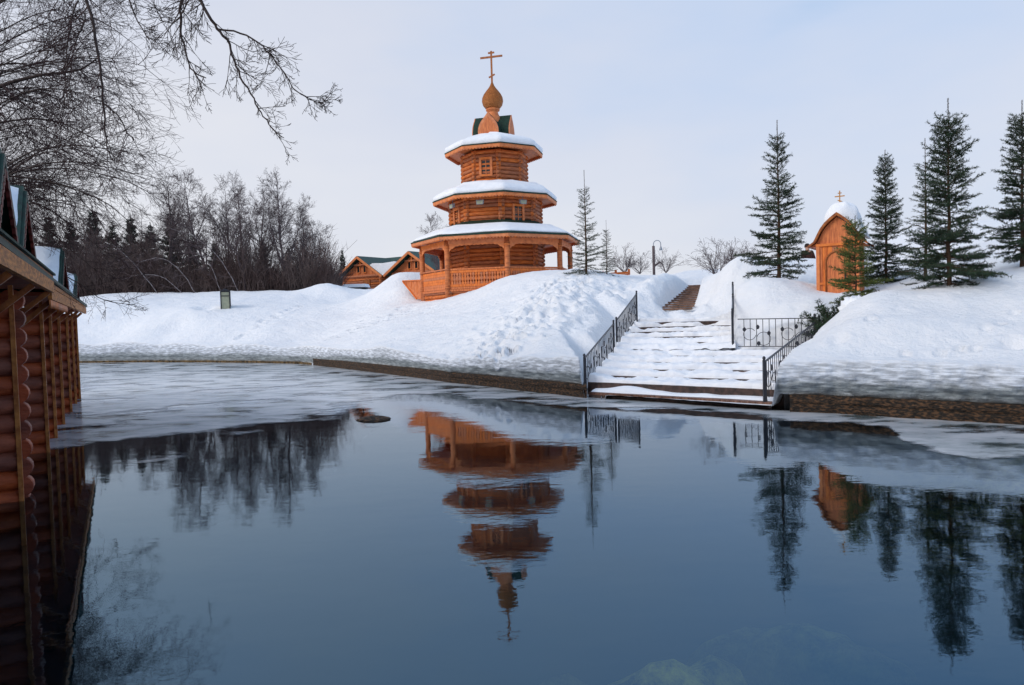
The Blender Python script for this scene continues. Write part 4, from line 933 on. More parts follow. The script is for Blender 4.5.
# ------------------------------------------------------------------ log bathhouse on the left
M['plankred'] = mat('weathered_edge_board', (.55, .20, .05), (.28, .08, .02), 9, .5, .3, 30)
def bathhouse():
    u = Vector((-.478, .878, 0)); u.normalize(); n = Vector((u.y, -u.x, 0)); up = Vector((0, 0, 1))
    W0 = Vector((-5.80, 8.45, 0)); org = W0 + u*2
    t = empty('log_bathhouse', org, 'dark red log bathhouse standing in the water with a row of small snowy gables', 'building')
    def at(s_, c, z): return W0+u*s_+n*c+up*z-org        # s along the front, c outwards
    lp = .212; zt = 2.32
    def wall(s0, s1, c, name='log_wall', z0=-.3):
        m = MB(); k = 0
        z = z0
        while z < zt:
            m.tube([at(s0, c, z), at(s1, c, z)], lp*.54, 10); z += lp
        return m.build(name, M['brownlog'], t)
    wall(-7, 12.6, -2.4)
    # cross walls standing out into the water, each closed by an upright board
    for s_, c1 in ((-4.2, .03), (-.47, .03), (3.1, .02), (4.7, .02), (6.7, .02), (9.05, .03), (11.1, .03), (12.5, .06)):
        m = MB(); z = -.3+lp/2
        while z < zt: m.tube([at(s_, c1, z), at(s_, -4.6, z)], lp*.54, 12); z += lp
        m.build('cross_wall', M['brownlog'], t)
        m = MB(); m.box(at(s_-.10, c1-.01, .95), (.04, .045, 2.9), ax=(u, n, up)); m.build('corner_board', M['plankred'], t)
    # stack of rounded log ends
    m = MB(); z = -.3+lp
    while z < zt: m.tube([at(-.40, -.0, z), at(-.2, -.0, z)], lp*.56, 14); z += lp
    m.build('log_ends', M['brownlog'], t)
    m = MB(); m.box(at(2.6, -3.6, 1.0), (19, 2.2, 2.6), ax=(u, n, up)); m.build('inner_wall', M['browntrim'], t)
    # eaves: section A nearer and a touch higher, section B beyond
    for (s0, s1, ce, ze) in ((-7, 1.35, .28, 2.47), (1.35, 13.0, .25, 2.38)):
        m = MB(); m.box(at((s0+s1)/2, ce, ze), (s1-s0, .05, .15), ax=(u, n, up)); m.box(at((s0+s1)/2, ce-.06, ze+.12), (s1-s0, .16, .06), ax=(u, n, up)); m.build('fascia', M['oldlog'], t)
        m = MB(); m.box(at((s0+s1)/2, ce-.03, ze+.165), (s1-s0, .16, .022), ax=(u, n, up)); m.build('eave_edge', M['green'], t)
        m = MB(); m.box(at((s0+s1)/2, ce-.42, ze-.0), (s1-s0, .78, .05), ax=(u, n, up)); m.build('soffit', M['brownlog'], t)
        k = s0+.5
        while k < s1:
            m = MB(); m.bar(at(k, -.15, ze-.42), at(k, ce-.03, ze-.08), .06, .06); m.build('bracket', M['browntrim'], t); k += 1.9
    # scalloped strip under section B
    m = MB(); x = 1.4
    while x < 5: m.prism([(.09, 0), (.09, -.05), (0, -.11), (-.09, -.05), (-.09, 0)], at(x, .24, 2.30), u, n, up, .02); x += .19
    m.build('carved_strip', M['trim'], t)
    # main roof
    m = MB(); a = [at(-7, .30, 2.63), at(13.1, .30, 2.55), at(13.1, -2.6, 3.3), at(-7, -2.6, 3.3), at(13.1, -5.2, 2.5), at(-7, -5.2, 2.5)]
    dn = -up*.06; m.add(a+[v+dn for v in a], [(0, 1, 2, 3), (3, 2, 4, 5), (6, 9, 8, 7), (9, 11, 10, 8), (0, 6, 7, 1), (1, 7, 8, 2), (2, 8, 10, 4), (5, 4, 10, 11)]); m.build('roof', M['greenroof'], t)
    # small gables
    for (sc_, hw, pk, z0) in ((-4.4, .72, .72, 2.62), (-2.75, .72, .74, 2.62), (-1.1, .70, .72, 2.60), (4.7, .95, .68, 2.55), (9.0, .8, .52, 2.54)):
        D = 2.7; f0 = .14
        g = MB(); g.prism([(-hw, 0), (hw, 0), (0, pk)], at(sc_, f0-.10, z0), u, n, up, .05); gb = g.build('dormer', M['red'], t)
        for s_ in (-1, 1):
            m = MB(); a_ = at(sc_, f0+.10, z0+pk+.05); e_ = at(sc_+s_*(hw+.12), f0+.10, z0-.06); bk = -n*D; th = (a_-e_).cross(n).normalized()*.05*(1 if s_ < 0 else -1)
            if th.z < 0: th = -th
            m.add([a_, e_, e_+bk, a_+bk, a_+th, e_+th, e_+bk+th, a_+bk+th], [(0, 1, 2, 3), (7, 6, 5, 4), (0, 4, 5, 1), (1, 5, 6, 2), (2, 6, 7, 3), (3, 7, 4, 0)]); m.build('dormer_roof', M['greentrim'], gb)
            m = MB(); d_ = (e_-a_); ln = d_.length; d_.normalize()
            m.bar(a_+n*.012-up*.04, e_+n*.012-up*.04, .03, .07); m.build('edge_board', M['greentrim'], gb); m = MB(); pn = Vector((-d_.z*u.x*s_, -d_.z*u.y*s_, 0))
            kk = .08
            while kk < ln-.05:
                q = a_+d_*kk+n*.0-up*.12; m.prism([(.045, .03), (.03, -.035), (0, -.055), (-.03, -.035), (-.045, .03)], q, u, n, up, .03); kk += .10
            m.build('bargeboard', M['red'], gb)
            # snow slab on the slope
            if sc_ > -9:
                nu, nv = 16, 26; U, V_ = np.meshgrid(np.linspace(0, 1, nu), np.linspace(0, 1, nv)); th_ = .13*np.sqrt(np.clip(np.minimum(np.minimum(U*9, (1-U)*9), np.minimum(V_*14, 1)), 0, 1))*(1+.5*vn(U*5, V_*7, int(sc_*3+50)))
                nn_ = th.normalized(); vs = []
                for j in range(nv):
                    for i in range(nu):
                        wob = .05*float(vn(np.array([U[j, i]*4.]), np.array([sc_*3.]), 5)[0])
                        q = a_+(e_-a_)*(.04+.90*U[j, i])-n*(.03+wob*.5+(D-.1)*V_[j, i])+th+nn_*float(th_[j, i]); vs.append(q)
                idx = np.arange(nu*nv).reshape(nv, nu); m = MB(); m.add(vs, np.stack([idx[:-1, :-1], idx[:-1, 1:], idx[1:, 1:], idx[1:, :-1]], -1).reshape(-1, 4).tolist(), True); m.build('snow_cover', M['snow'], gb)
bathhouse()

# ------------------------------------------------------------------ trees
def rnd_perp(d):
    a = d.orthogonal().normalized(); b_ = d.cross(a); t_ = random.random()*2*math.pi
    return a*math.cos(t_)+b_*math.sin(t_)
def grow(m, p, d, ln, r_, lvl, cfg):
    """one branch with wiggle; children alternate along it"""
    ns = cfg['seg'][lvl]; pts = [p.copy()]; rad = [r_]; dirs = [d.copy()]; q = p.copy(); dd = d.copy()
    for i in range(ns):
        dd = (dd + rnd_perp(dd)*cfg['wig'][lvl] + Vector((0, 0, cfg['lift'][lvl]))).normalized(); q = q+dd*(ln/ns); pts.append(q.copy()); dirs.append(dd.copy()); rad.append(max(cfg['rmin'], r_*(1-(i+1)/ns*.85)))
    m.tube(pts, rad, cfg['sides'][lvl], cap=False)
    if lvl+1 < len(cfg['seg']):
        nc = cfg['kids'][lvl]
        for k in range(nc):
            u_ = random.uniform(cfg['from'][lvl], 1.0); x = u_*ns; i = min(ns-1, int(x)); f = x-i; c = pts[i]*(1-f)+pts[i+1]*f
            ang = R(random.uniform(*cfg['ang'][lvl])); nd = (dirs[i]*math.cos(ang)+rnd_perp(dirs[i])*math.sin(ang)).normalized()
            grow(m, c, nd, ln*cfg['len'][lvl]*(1.15-.6*u_)*random.uniform(.7, 1.2), max(cfg['rmin'], rad[i]*.55), lvl+1, cfg)
def bare_variant(H, seed, kids=(34, 8, 5), spread=1.0, sprd_from=.28, rmin=.012, upw=.06):
    random.seed(seed)
    tr = MB(); cr_ = MB(); pts = [Vector((0, 0, -.3))]; rad = [H*.013]; d = Vector((random.gauss(0, .06), random.gauss(0, .06), 1)).normalized(); n = 12
    for i in range(n):
        d = (d+rnd_perp(d)*.06+Vector((0, 0, .03))).normalized(); pts.append(pts[-1]+d*(H*1.0/n)); rad.append(max(rmin, H*.013*(1-(i+1)/n*.9)))
    tr.tube(pts, rad, 7, cap=False)
    cfg = dict(seg=(6, 4, 3), wig=(.14, .18, .2), lift=(upw, upw*.6, .0), sides=(4, 3, 3), rmin=rmin, kids=(kids[1], kids[2]), ang=((25, 60), (25, 65)), len=(.55, .62), **{'from': (.15, .1)})
    for k in range(kids[0]):
        u_ = sprd_from+(1-sprd_from)*(k+random.random())/kids[0]; x = u_*n; i = min(n-1, int(x)); c = pts[i]*(1-(x-i))+pts[i+1]*(x-i)
        a = random.random()*6.283; el = R(random.uniform(25, 60)); dv = Vector((math.cos(a)*math.cos(el), math.sin(a)*math.cos(el), math.sin(el)))
        L_ = H*.27*spread*(1.15-u_*.62)*random.uniform(.6, 1.25)*min(1, .55+(u_-sprd_from)*2)
        grow(cr_, c, dv, L_, rad[i]*.55, 0, cfg)
    big = dict(seg=(8, 5, 4, 3), wig=(.07, .14, .18, .2), lift=(.05, upw, .03, .0), sides=(5, 3, 3, 3), rmin=rmin, kids=(14, 6, 4), ang=((25, 50), (25, 60), (25, 60)), len=(.34, .55, .6), **{'from': (.3, .2, .1)})
    for k in range(4):
        i = random.randint(2, 6); a = random.random()*6.283; el = R(random.uniform(48, 68))
        grow(cr_, pts[i], Vector((math.cos(a)*math.cos(el), math.sin(a)*math.cos(el), math.sin(el))), H*random.uniform(.42, .58), rad[i]*.7, 0, big)
    return tr, cr_
def tree_obj(name, loc, label, cat, tm, cm, bark, crown, s_=1, rz=0, group=None, cname='crown'):
    t = empty(name, loc, label, cat, rz, group); t.scale = (s_, s_, s_)
    for mm, nm, mt in ((tm, 'trunk', bark), (cm, cname, crown)):
        if isinstance(mm, MB): o = mm.build(nm, mt, t)
        else: o = bpy.data.objects.new(nm, mm); col.objects.link(o); o.parent = t; KIDS.setdefault(t.name, []).append(o)
    return t
def mesh_of(mb, name, m):
    me = bpy.data.meshes.new(name); me.from_pydata(mb.v, [], mb.f); me.materials.append(m); me.polygons.foreach_set('use_smooth', mb.sm); return me

BV = []
for sd_ in (3, 8, 14, 21):
    a, b_ = bare_variant(10, sd_, (30, 9, 5), 1.0, .25, .0075); BV.append((mesh_of(a, 'bare_trunk', M['farbark']), mesh_of(b_, 'bare_crown', M['farbark'])))
def place_bare(px, ptop, Y, v, label, group=None, cat='tree', zoff=0):
    top = P(px, ptop, Y); g0 = gz(top.x, top.y)-.2+zoff; H = top.z-g0
    return tree_obj('bare_tree', (top.x, top.y, g0), label, cat, BV[v][0], BV[v][1], None, None, H/10.2, random.uniform(0, 6), group)
random.seed(4)
G1 = 'bare trees at the edge of the far wood'
for i, (px, py, Y, lab) in enumerate([
    (96, 222, 66, 'bare tree farthest left in the wood, behind the hanging twigs'),
    (122, 232, 60, 'second bare tree from the left at the wood edge'),
    (143, 210, 58, 'third bare tree from the left, just left of the first tall one'),
    (166, 178, 57, 'tall slender bare tree left of the lantern with open crown'),
    (188, 205, 62, 'shorter bare tree behind the gap left of the lantern'),
    (207, 173, 55, 'tall bare tree directly left of the lantern, tallest of the wood'),
    (222, 186, 60, 'bare tree rising right behind the glass lantern'),
    (240, 181, 54, 'bare tree with forked dark limbs just right of the lantern'),
    (257, 192, 58, 'bare tree in the middle of the right half of the wood'),
    (270, 205, 63, 'lower bare tree just left of the tall right hand one'),
    (283, 176, 55, 'tallest bare tree in the right part of the wood'),
    (300, 203, 57, 'bare tree one from the right end of the tall row'),
    (316, 222, 60, 'lowest bare tree at the right end of the wood')]):
    place_bare(px, py, Y, i % 4, lab, G1)
place_bare(438, 212, 58, 1, 'thin bare tree showing above the left eave of the chapel verandah')
place_bare(532, 236, 52, 2, 'bare tree seen through the right side of the chapel verandah')
place_bare(446, 240, 50, 3, 'low bare tree seen through the left opening of the chapel verandah')
# low round bushes
bm = MB(); random.seed(31)
cfgb = dict(seg=(6, 4, 3), wig=(.16, .2, .2), lift=(.05, .03, 0), sides=(4, 3, 3), rmin=.006, kids=(8, 4), ang=((20, 55), (25, 60)), len=(.5, .5), **{'from': (.2, .2)})
for k in range(15):
    a = random.random()*6.283; el = R(random.uniform(25, 80)); grow(bm, Vector((0, 0, 0)), Vector((math.cos(a)*math.cos(el), math.sin(a)*math.cos(el), math.sin(el))), random.uniform(1.3, 2.2), .022, 0, cfgb)
bme = mesh_of(bm, 'bush_twigs', M['farbark'])
def bush(px, pb, Y, s_, label, ds=0):
    q = P(px, pb, Y); t = empty('bare_bush', q, label, 'bush', random.random()*6); t.scale = (s_, s_, s_)
    o = bpy.data.objects.new('twigs', bme); col.objects.link(o); o.parent = t
bush(718, 279, 34, .95, 'round leafless bush on the skyline right of the plank steps')
bush(734, 271, 38, .8, 'smaller leafless bush between the round bush and the open spruce')
bush(640, 274, 44, .65, 'low leafless bush between the chapel spruces and the lamp')
bush(666, 273, 50, .8, 'faint leafless bush just right of the street lamp')
bush(625, 273, 48, .9, 'leafless bush behind the low orange fence')

# spruces
def spruce_variant(H, Rb, seed, whorl, dens, bare_top=.16, nl=.075, nw=.016, droop=.0, sparse=0.0, tap=.9):
    random.seed(seed); tr = MB(); li = MB(); fo = MB()
    tr.tube([Vector((random.gauss(0, .012)*(i < 7), random.gauss(0, .012)*(i < 7), -.3+(H+.3)*i/10)) for i in range(11)], [max(.010, H*.013*(1-i/10)) for i in range(11)], 8, cap=False)
    V_, F_ = fo.v, fo.f
    def needles(a, b_, dn, L_):
        d = (b_-a); ln = d.length
        if ln < 1e-4: return
        d.normalize(); n = max(3, int(ln*dn))
        for i in range(n):
            c = a+d*(ln*(i+random.random())/n); nd = (d*random.uniform(.25, .9)+rnd_perp(d)).normalized(); s_ = nd.cross(rnd_perp(nd)).normalized()*(nw*.5*random.uniform(.7, 1.3)); l_ = L_*random.uniform(.6, 1.2)
            k = len(V_); p0 = c-s_; p1 = c+s_; p2 = c+nd*l_; V_.extend(((p0.x, p0.y, p0.z), (p1.x, p1.y, p1.z), (p2.x, p2.y, p2.z))); F_.append((k, k+1, k+2)); fo.sm.append(False)
    z = H*.02
    needles(Vector((0, 0, H*(1-bare_top*.7))), Vector((0, 0, H)), 150, nl*.5)
    while z < H*(1-bare_top*.62):
        u_ = z/H; rad = Rb*min(1, ((1-u_)*1.12)**tap)*(.7 if u_ < .08 else 1)*random.uniform(.68, 1.22); nb = random.randint(*whorl)
        off = random.random()*6.28
        for k in range(nb):
            if random.random() < sparse: continue
            a = off+6.283*k/nb+random.gauss(0, .25); L_ = rad*random.uniform(.62, 1.12)+.06+.10*(u_ > .7); el = R((-10-droop) + 62*u_**.9+random.gauss(0, 9)); d = Vector((math.cos(a)*math.cos(el), math.sin(a)*math.cos(el), math.sin(el)))
            p = Vector((0, 0, z+random.gauss(0, .04))); pts = [p]; ns = 6; dd = d.copy()
            for i in range(ns):
                dd = (dd+Vector((0, 0, .055 if i > 2 else -.02))+rnd_perp(dd)*.05).normalized(); pts.append(pts[-1]+dd*(L_/ns))
            li.tube(pts, [max(.004, .012*(1-i/ns)*(.4+L_)) for i in range(ns+1)], 3, cap=False)
            for i in range(1, ns): needles(pts[i], pts[i+1], dens, nl)
            nsb = max(2, int(L_*9))
            for s_ in range(nsb):
                t_ = .18+.8*(s_+random.random()*.6)/nsb; x = t_*ns; i = min(ns-1, int(x)); c = pts[i]*(1-(x-i))+pts[i+1]*(x-i)
                side = Vector((-d.y, d.x, 0)).normalized()*(1 if s_ % 2 else -1); sd_ = (dd*.65+side*.75+Vector((0, 0, random.uniform(-.35, .1)))).normalized(); sl = L_*.36*(1.15-t_)*random.uniform(.7, 1.2)+.07
                e_ = c+sd_*sl; li.tube([c, e_], [.005, .003], 3, cap=False); needles(c, e_, dens, nl)
                if sl > .22:
                    for q in (.35, .65):
                        c2 = c+(e_-c)*q; e2 = c2+(sd_*.5+d*.6+rnd_perp(sd_)*.25).normalized()*sl*.45; needles(c2, e2, dens, nl)
        z += H*.030*(1.25-.35*u_)+.02
    return tr, li, fo
SV = []
def mkv(*a, m='needle', **k):
    tr, li, fo = spruce_variant(*a, **k)
    return (mesh_of(tr, 'spruce_trunk', M['spbark']), mesh_of(li, 'spruce_limbs', M['spbark']), mesh_of(fo, 'spruce_foliage', M[m]))
SV.append(mkv(5.0, 1.25, 2, (6, 8), 75, .20, tap=1.1, sparse=.08))                          # full open tree
SV.append(mkv(5.0, .98, 6, (8, 10), 92, .11, tap=.75, sparse=.05))                          # dense
SV.append(mkv(5.0, 1.02, 12, (8, 11), 90, .22, tap=.6, sparse=.06))                # dense wide with long leader
SV.append(mkv(5.0, 1.15, 19, (4, 6), 58, .28, nl=.065, nw=.014, sparse=.16, tap=1.2))   # thin
SV.append(mkv(3.0, 1.05, 27, (5, 7), 85, .14, nl=.09, m='needleb', sparse=.22, tap=.75))  # young bright
def spruce(px, ptop, pb, Y, v, label, H0=5.0, group=None, name='spruce'):
    a = P(px, ptop, Y); g0 = P(px, pb, Y).z-.1; s_ = (a.z-g0)/H0
    t = empty(name, (a.x, a.y, g0), label, 'tree', random.uniform(0, 6), group); t.scale = (s_, s_, s_)
    for me, nm in zip(SV[v], ('trunk', 'limbs', 'foliage')): o = bpy.data.objects.new(nm, me); col.objects.link(o); o.parent = t
    return t
random.seed(9); G2 = 'green spruces on the right bank'
spruce(777, 120, 281, 23.7, 0, 'tall open spruce with long bare tip left of the shrine', group=G2)
spruce(885, 150, 284, 21.8, 1, 'neat dense spruce directly right of the shrine', group=G2)
spruce(948, 98, 290, 16.2, 2, 'largest darkest spruce with long leader on the right bank', group=G2)
spruce(925, 138, 280, 19.6, 3, 'thin spruce partly hidden behind the left side of the largest one', group=G2)
spruce(1022, 100, 256, 17.4, 2, 'spruce at the right edge of the picture', group=G2)
spruce(855, 216, 302, 17.6, 4, 'young bright green spruce growing in front of the shrine', H0=3.0, group=G2)
spruce(584, 170, 278, 31, 3, 'taller slim spruce at the right corner of the chapel', group='slim spruces beside the chapel')
spruce(606, 220, 278, 32, 3, 'shorter slim spruce right of the tall slim one by the chapel', group='slim spruces beside the chapel')
# dark juniper-like shrub at the end of the railing
def shrub(px, pb, Y, label):
    random.seed(44); fo = MB(); li = MB(); V_, F_ = fo.v, fo.f
    for k in range(120):
        a = random.random()*6.283; el = R(random.uniform(0, 75)); L_ = random.uniform(.5, 1.1)*(1.1 if el < .6 else .95); d = Vector((math.cos(a)*math.cos(el), math.sin(a)*math.cos(el)*.9, math.sin(el))); e_ = d*L_
        li.tube([Vector((0, 0, 0)), e_], [.010, .004], 3, cap=False)
        for i in range(110):
            t_ = random.uniform(.2, 1.03); c = e_*t_+rnd_perp(d)*random.uniform(0, .10)*(1.1-t_*.5); nd = (d*.5+rnd_perp(d)).normalized(); s_ = rnd_perp(nd)*.010; q = len(V_); c2 = c+nd*.08
            V_.extend((tuple(c-s_), tuple(c+s_), tuple(c2))); F_.append((q, q+1, q+2)); fo.sm.append(False)
    q = P(px, pb, Y); t = empty('evergreen_shrub', q, label, 'shrub'); li.build('stems', M['spbark'], t); fo.build('foliage', M['needle'], t)
shrub(837, 338, 17.3, 'dark low evergreen shrub where the two right hand railings meet')
# snow lump beside the shrub
q = P(856, 310, 16.6); m = MB(); n = 28; K = 12; vs = []
for j in range(K+1):
    e_ = j/K*math.pi*.62
    for k in range(n):
        a = 2*math.pi*k/n; nz_ = float(fbm(np.array([math.cos(a)*2.5+9]), np.array([math.sin(a)*2.5+j*.5]), 5, 3)[0]); rr_ = math.sin(e_)*(.34+.14*nz_); vs.append((rr_*math.cos(a), rr_*math.sin(a), .30*math.cos(e_)+.10*nz_))
m.add(vs, [((j+1)*n+k, (j+1)*n+(k+1) % n, j*n+(k+1) % n, j*n+k) for j in range(K) for k in range(n)], True)
o = m.build('snow_lump', M['snow']); o.location = q; tag(o, 'lumpy block of old snow on the bank beside the dark shrub', 'snow lump')

# far conifers behind the bare trees
fv = []
for sd_ in (5, 9):
    tr, li, fo = spruce_variant(10, 2.6, sd_, (5, 7), 44, .12, nl=.22, nw=.055, droop=6, tap=1.0); fv.append((mesh_of(tr, 'far_trunk', M['farbark']), mesh_of(fo, 'far_foliage', M['farneedle'])))
random.seed(15); G3 = 'dark conifers at the back of the far wood'
ORD = ['first', 'second', 'third', 'fourth', 'fifth', 'sixth', 'seventh', 'eighth', 'ninth', 'tenth', 'eleventh', 'twelfth', 'thirteenth', 'fourteenth', 'fifteenth', 'sixteenth']
for i, (px, py, Y) in enumerate([(22,205,74),(48,212,72),(70,218,70),(92,206,72),(112,222,68),(130,214,72),(150,222,68),(170,208,72),(192,232,74),(214,240,72),(240,245,76),(262,240,72),(288,246,76),(306,256,78),(322,262,80)]):
    a = P(px, py, Y); g0 = 4.2; s_ = (a.z-g0)/10
    t = empty('dark_conifer', (a.x, a.y, g0), '%s dark conifer from the left in the back row of the wood' % ORD[i], 'tree', random.random()*6, G3); t.scale = (s_*1.1, s_*1.1, s_)
    for me, nm in zip(fv[i % 2], ('trunk', 'foliage')): o = bpy.data.objects.new(nm, me); col.objects.link(o); o.parent = t
a = P(342, 248, 95); t = empty('dark_conifer', (a.x, a.y, 4.5), 'lone distant conifer left of the log house gable', 'tree'); s_ = (a.z-4.5)/10; t.scale = (s_*.7, s_*.7, s_)
for me, nm in zip(fv[0], ('trunk', 'foliage')): o = bpy.data.objects.new(nm, me); col.objects.link(o); o.parent = t

# thicket under the trees
def thicket():
    random.seed(77); m = MB(); fz = []
    for k in range(9000):
        px = random.uniform(-10, 338); Y = random.uniform(53, 68); q = P(px, 300, Y); x, y = q.x, q.y; g0 = gz(x, y) if k % 6 == 0 else g0
        edge = min(1, (345-px)/60); H = (random.uniform(1.8, 6.6)*(.55+.45*vn(np.array([px/24.]), np.array([0.]), 2)[0]*2+.2))*(.45+.55*edge)
        d = Vector((random.gauss(0, .28), random.gauss(0, .2), 1)).normalized(); p = Vector((x, y, g0-.2)); 
        pts = [p]; 
        for i in range(3): d = (d+rnd_perp(d)*.16).normalized(); pts.append(pts[-1]+d*max(.4, H)/3)
        m.tube(pts, [.020, .015, .012, .009], 3, cap=False)
        for j in range(7):
            t_ = random.uniform(.25, 1); x_ = t_*3; i = min(2, int(x_)); c = pts[i]*(1-(x_-i))+pts[i+1]*(x_-i); dv = (d*.7+rnd_perp(d)*.8).normalized(); e_ = c+dv*random.uniform(.35, 1.1)
            s_ = rnd_perp(dv)*.013; m.add([c-s_, c+s_, e_], [(0, 1, 2)])
    o = m.build('undergrowth', M['thicket']); tag(o, 'dense reddish brown leafless undergrowth filling the wood edge', 'undergrowth', kind='stuff')
thicket()
# pale bent stems in the wood
for i, (pl, lab) in enumerate([
    (((243,300),(222,262),(196,238),(170,228)), 'long snow-lined stem leaning left, nearest the lantern'),
    (((160,296),(132,262),(112,244)), 'snow-lined stem leaning left at the middle of the left wood'),
    (((197,296),(180,270),(160,258),(140,262)), 'snow-lined arched stem bending over to the left of the lantern'),
    (((186,296),(160,276),(132,276)), 'lowest snow-lined bent stem left of the lantern'),
    (((222,296),(210,264),(196,252)), 'short snow-lined leaning stem beside the tall bare tree')]):
    m = MB(); pts = [P(x, y, 52.5) for x, y in pl]; sm = []
    for k in range(len(pts)-1):
        pa = pts[max(0, k-1)]; pb = pts[min(len(pts)-1, k+2)]; a = pts[k]; b_ = pts[k+1]
        for q in range(5): t_ = q/5; sm.append(.5*((2*a)+(b_-pa)*t_+(2*pa-5*a+4*b_-pb)*t_*t_+(3*a-pa-3*b_+pb)*t_**3)+rnd_perp(Vector((0, 1, 0)))*.03)
    sm.append(pts[-1]); o0 = sm[0].copy(); m.tube([q-o0 for q in sm], list(np.linspace(.028, .012, len(sm))), 5, cap=False)
    t = empty('bent_sapling', o0, lab, 'sapling', group='bent snow-lined saplings in the wood'); m.build('trunk', M['frost'], t)
    random.seed(i); m = MB(); cf = dict(seg=(4, 3), wig=(.15, .2), lift=(-.02, 0), sides=(3, 3), rmin=.012, kids=(5,), ang=((25, 50),), len=(.5,), **{'from': (.2,)})
    for k in range(12): j = random.randint(2, len(sm)-1); grow(m, sm[j]-o0, (rnd_perp(Vector((0, 1, 0)))+(sm[j]-sm[j-1]).normalized()).normalized(), random.uniform(.5, 1.2), .02, 0, cf)
    m.build('twigs', M['farbark'], t)

# ------------------------------------------------------------------ foreground branches, upper left
FG = dict(seg=(6, 7, 6, 4), wig=(.10, .11, .13, .15), lift=(-.02, -.02, .0, .03), sides=(4, 3, 3, 3), rmin=.0023, kids=(8, 6, 3), ang=((20, 60), (20, 55), (25, 55)), len=(.55, .6, .55), **{'from': (.12, .15, .15)})
def limb(mb, tw, pl, Y, r0, r1, nk, kl, dY=0, bias=None):
    pts = [P(x, y, Y+dY*i/(len(pl)-1)) for i, (x, y) in enumerate(pl)]; sm = []
    for k in range(len(pts)-1):
        a, b_ = pts[k], pts[k+1]; pa = pts[max(0, k-1)]; pb = pts[min(len(pts)-1, k+2)]
        for q in range(4):
            t_ = q/4; sm.append(.5*((2*a)+(b_-pa)*t_+(2*pa-5*a+4*b_-pb)*t_*t_+(3*a-pa-3*b_+pb)*t_**3)+rnd_perp(Vector((0, 0, 1)))*.012)
    sm.append(pts[-1]); n = len(sm); rad = list(np.linspace(r0, r1, n)); mb.tube(sm, rad, 6, cap=False)
    for k in range(nk):
        x = random.uniform(.12, 1)*(n-1); i = min(n-2, int(x)); c = sm[i]*(1-(x-i))+sm[i+1]*(x-i); dv = (sm[i+1]-sm[i]).normalized(); an = R(random.uniform(25, 65)); nd = (dv*math.cos(an)+rnd_perp(dv)*math.sin(an)+(bias or Vector((0, 0, 0)))).normalized()
        grow(tw, c, nd, kl*random.uniform(.5, 1.2)*(1.1-.5*x/n), max(.006, rad[i]*.45), 1, FG)
    return sm
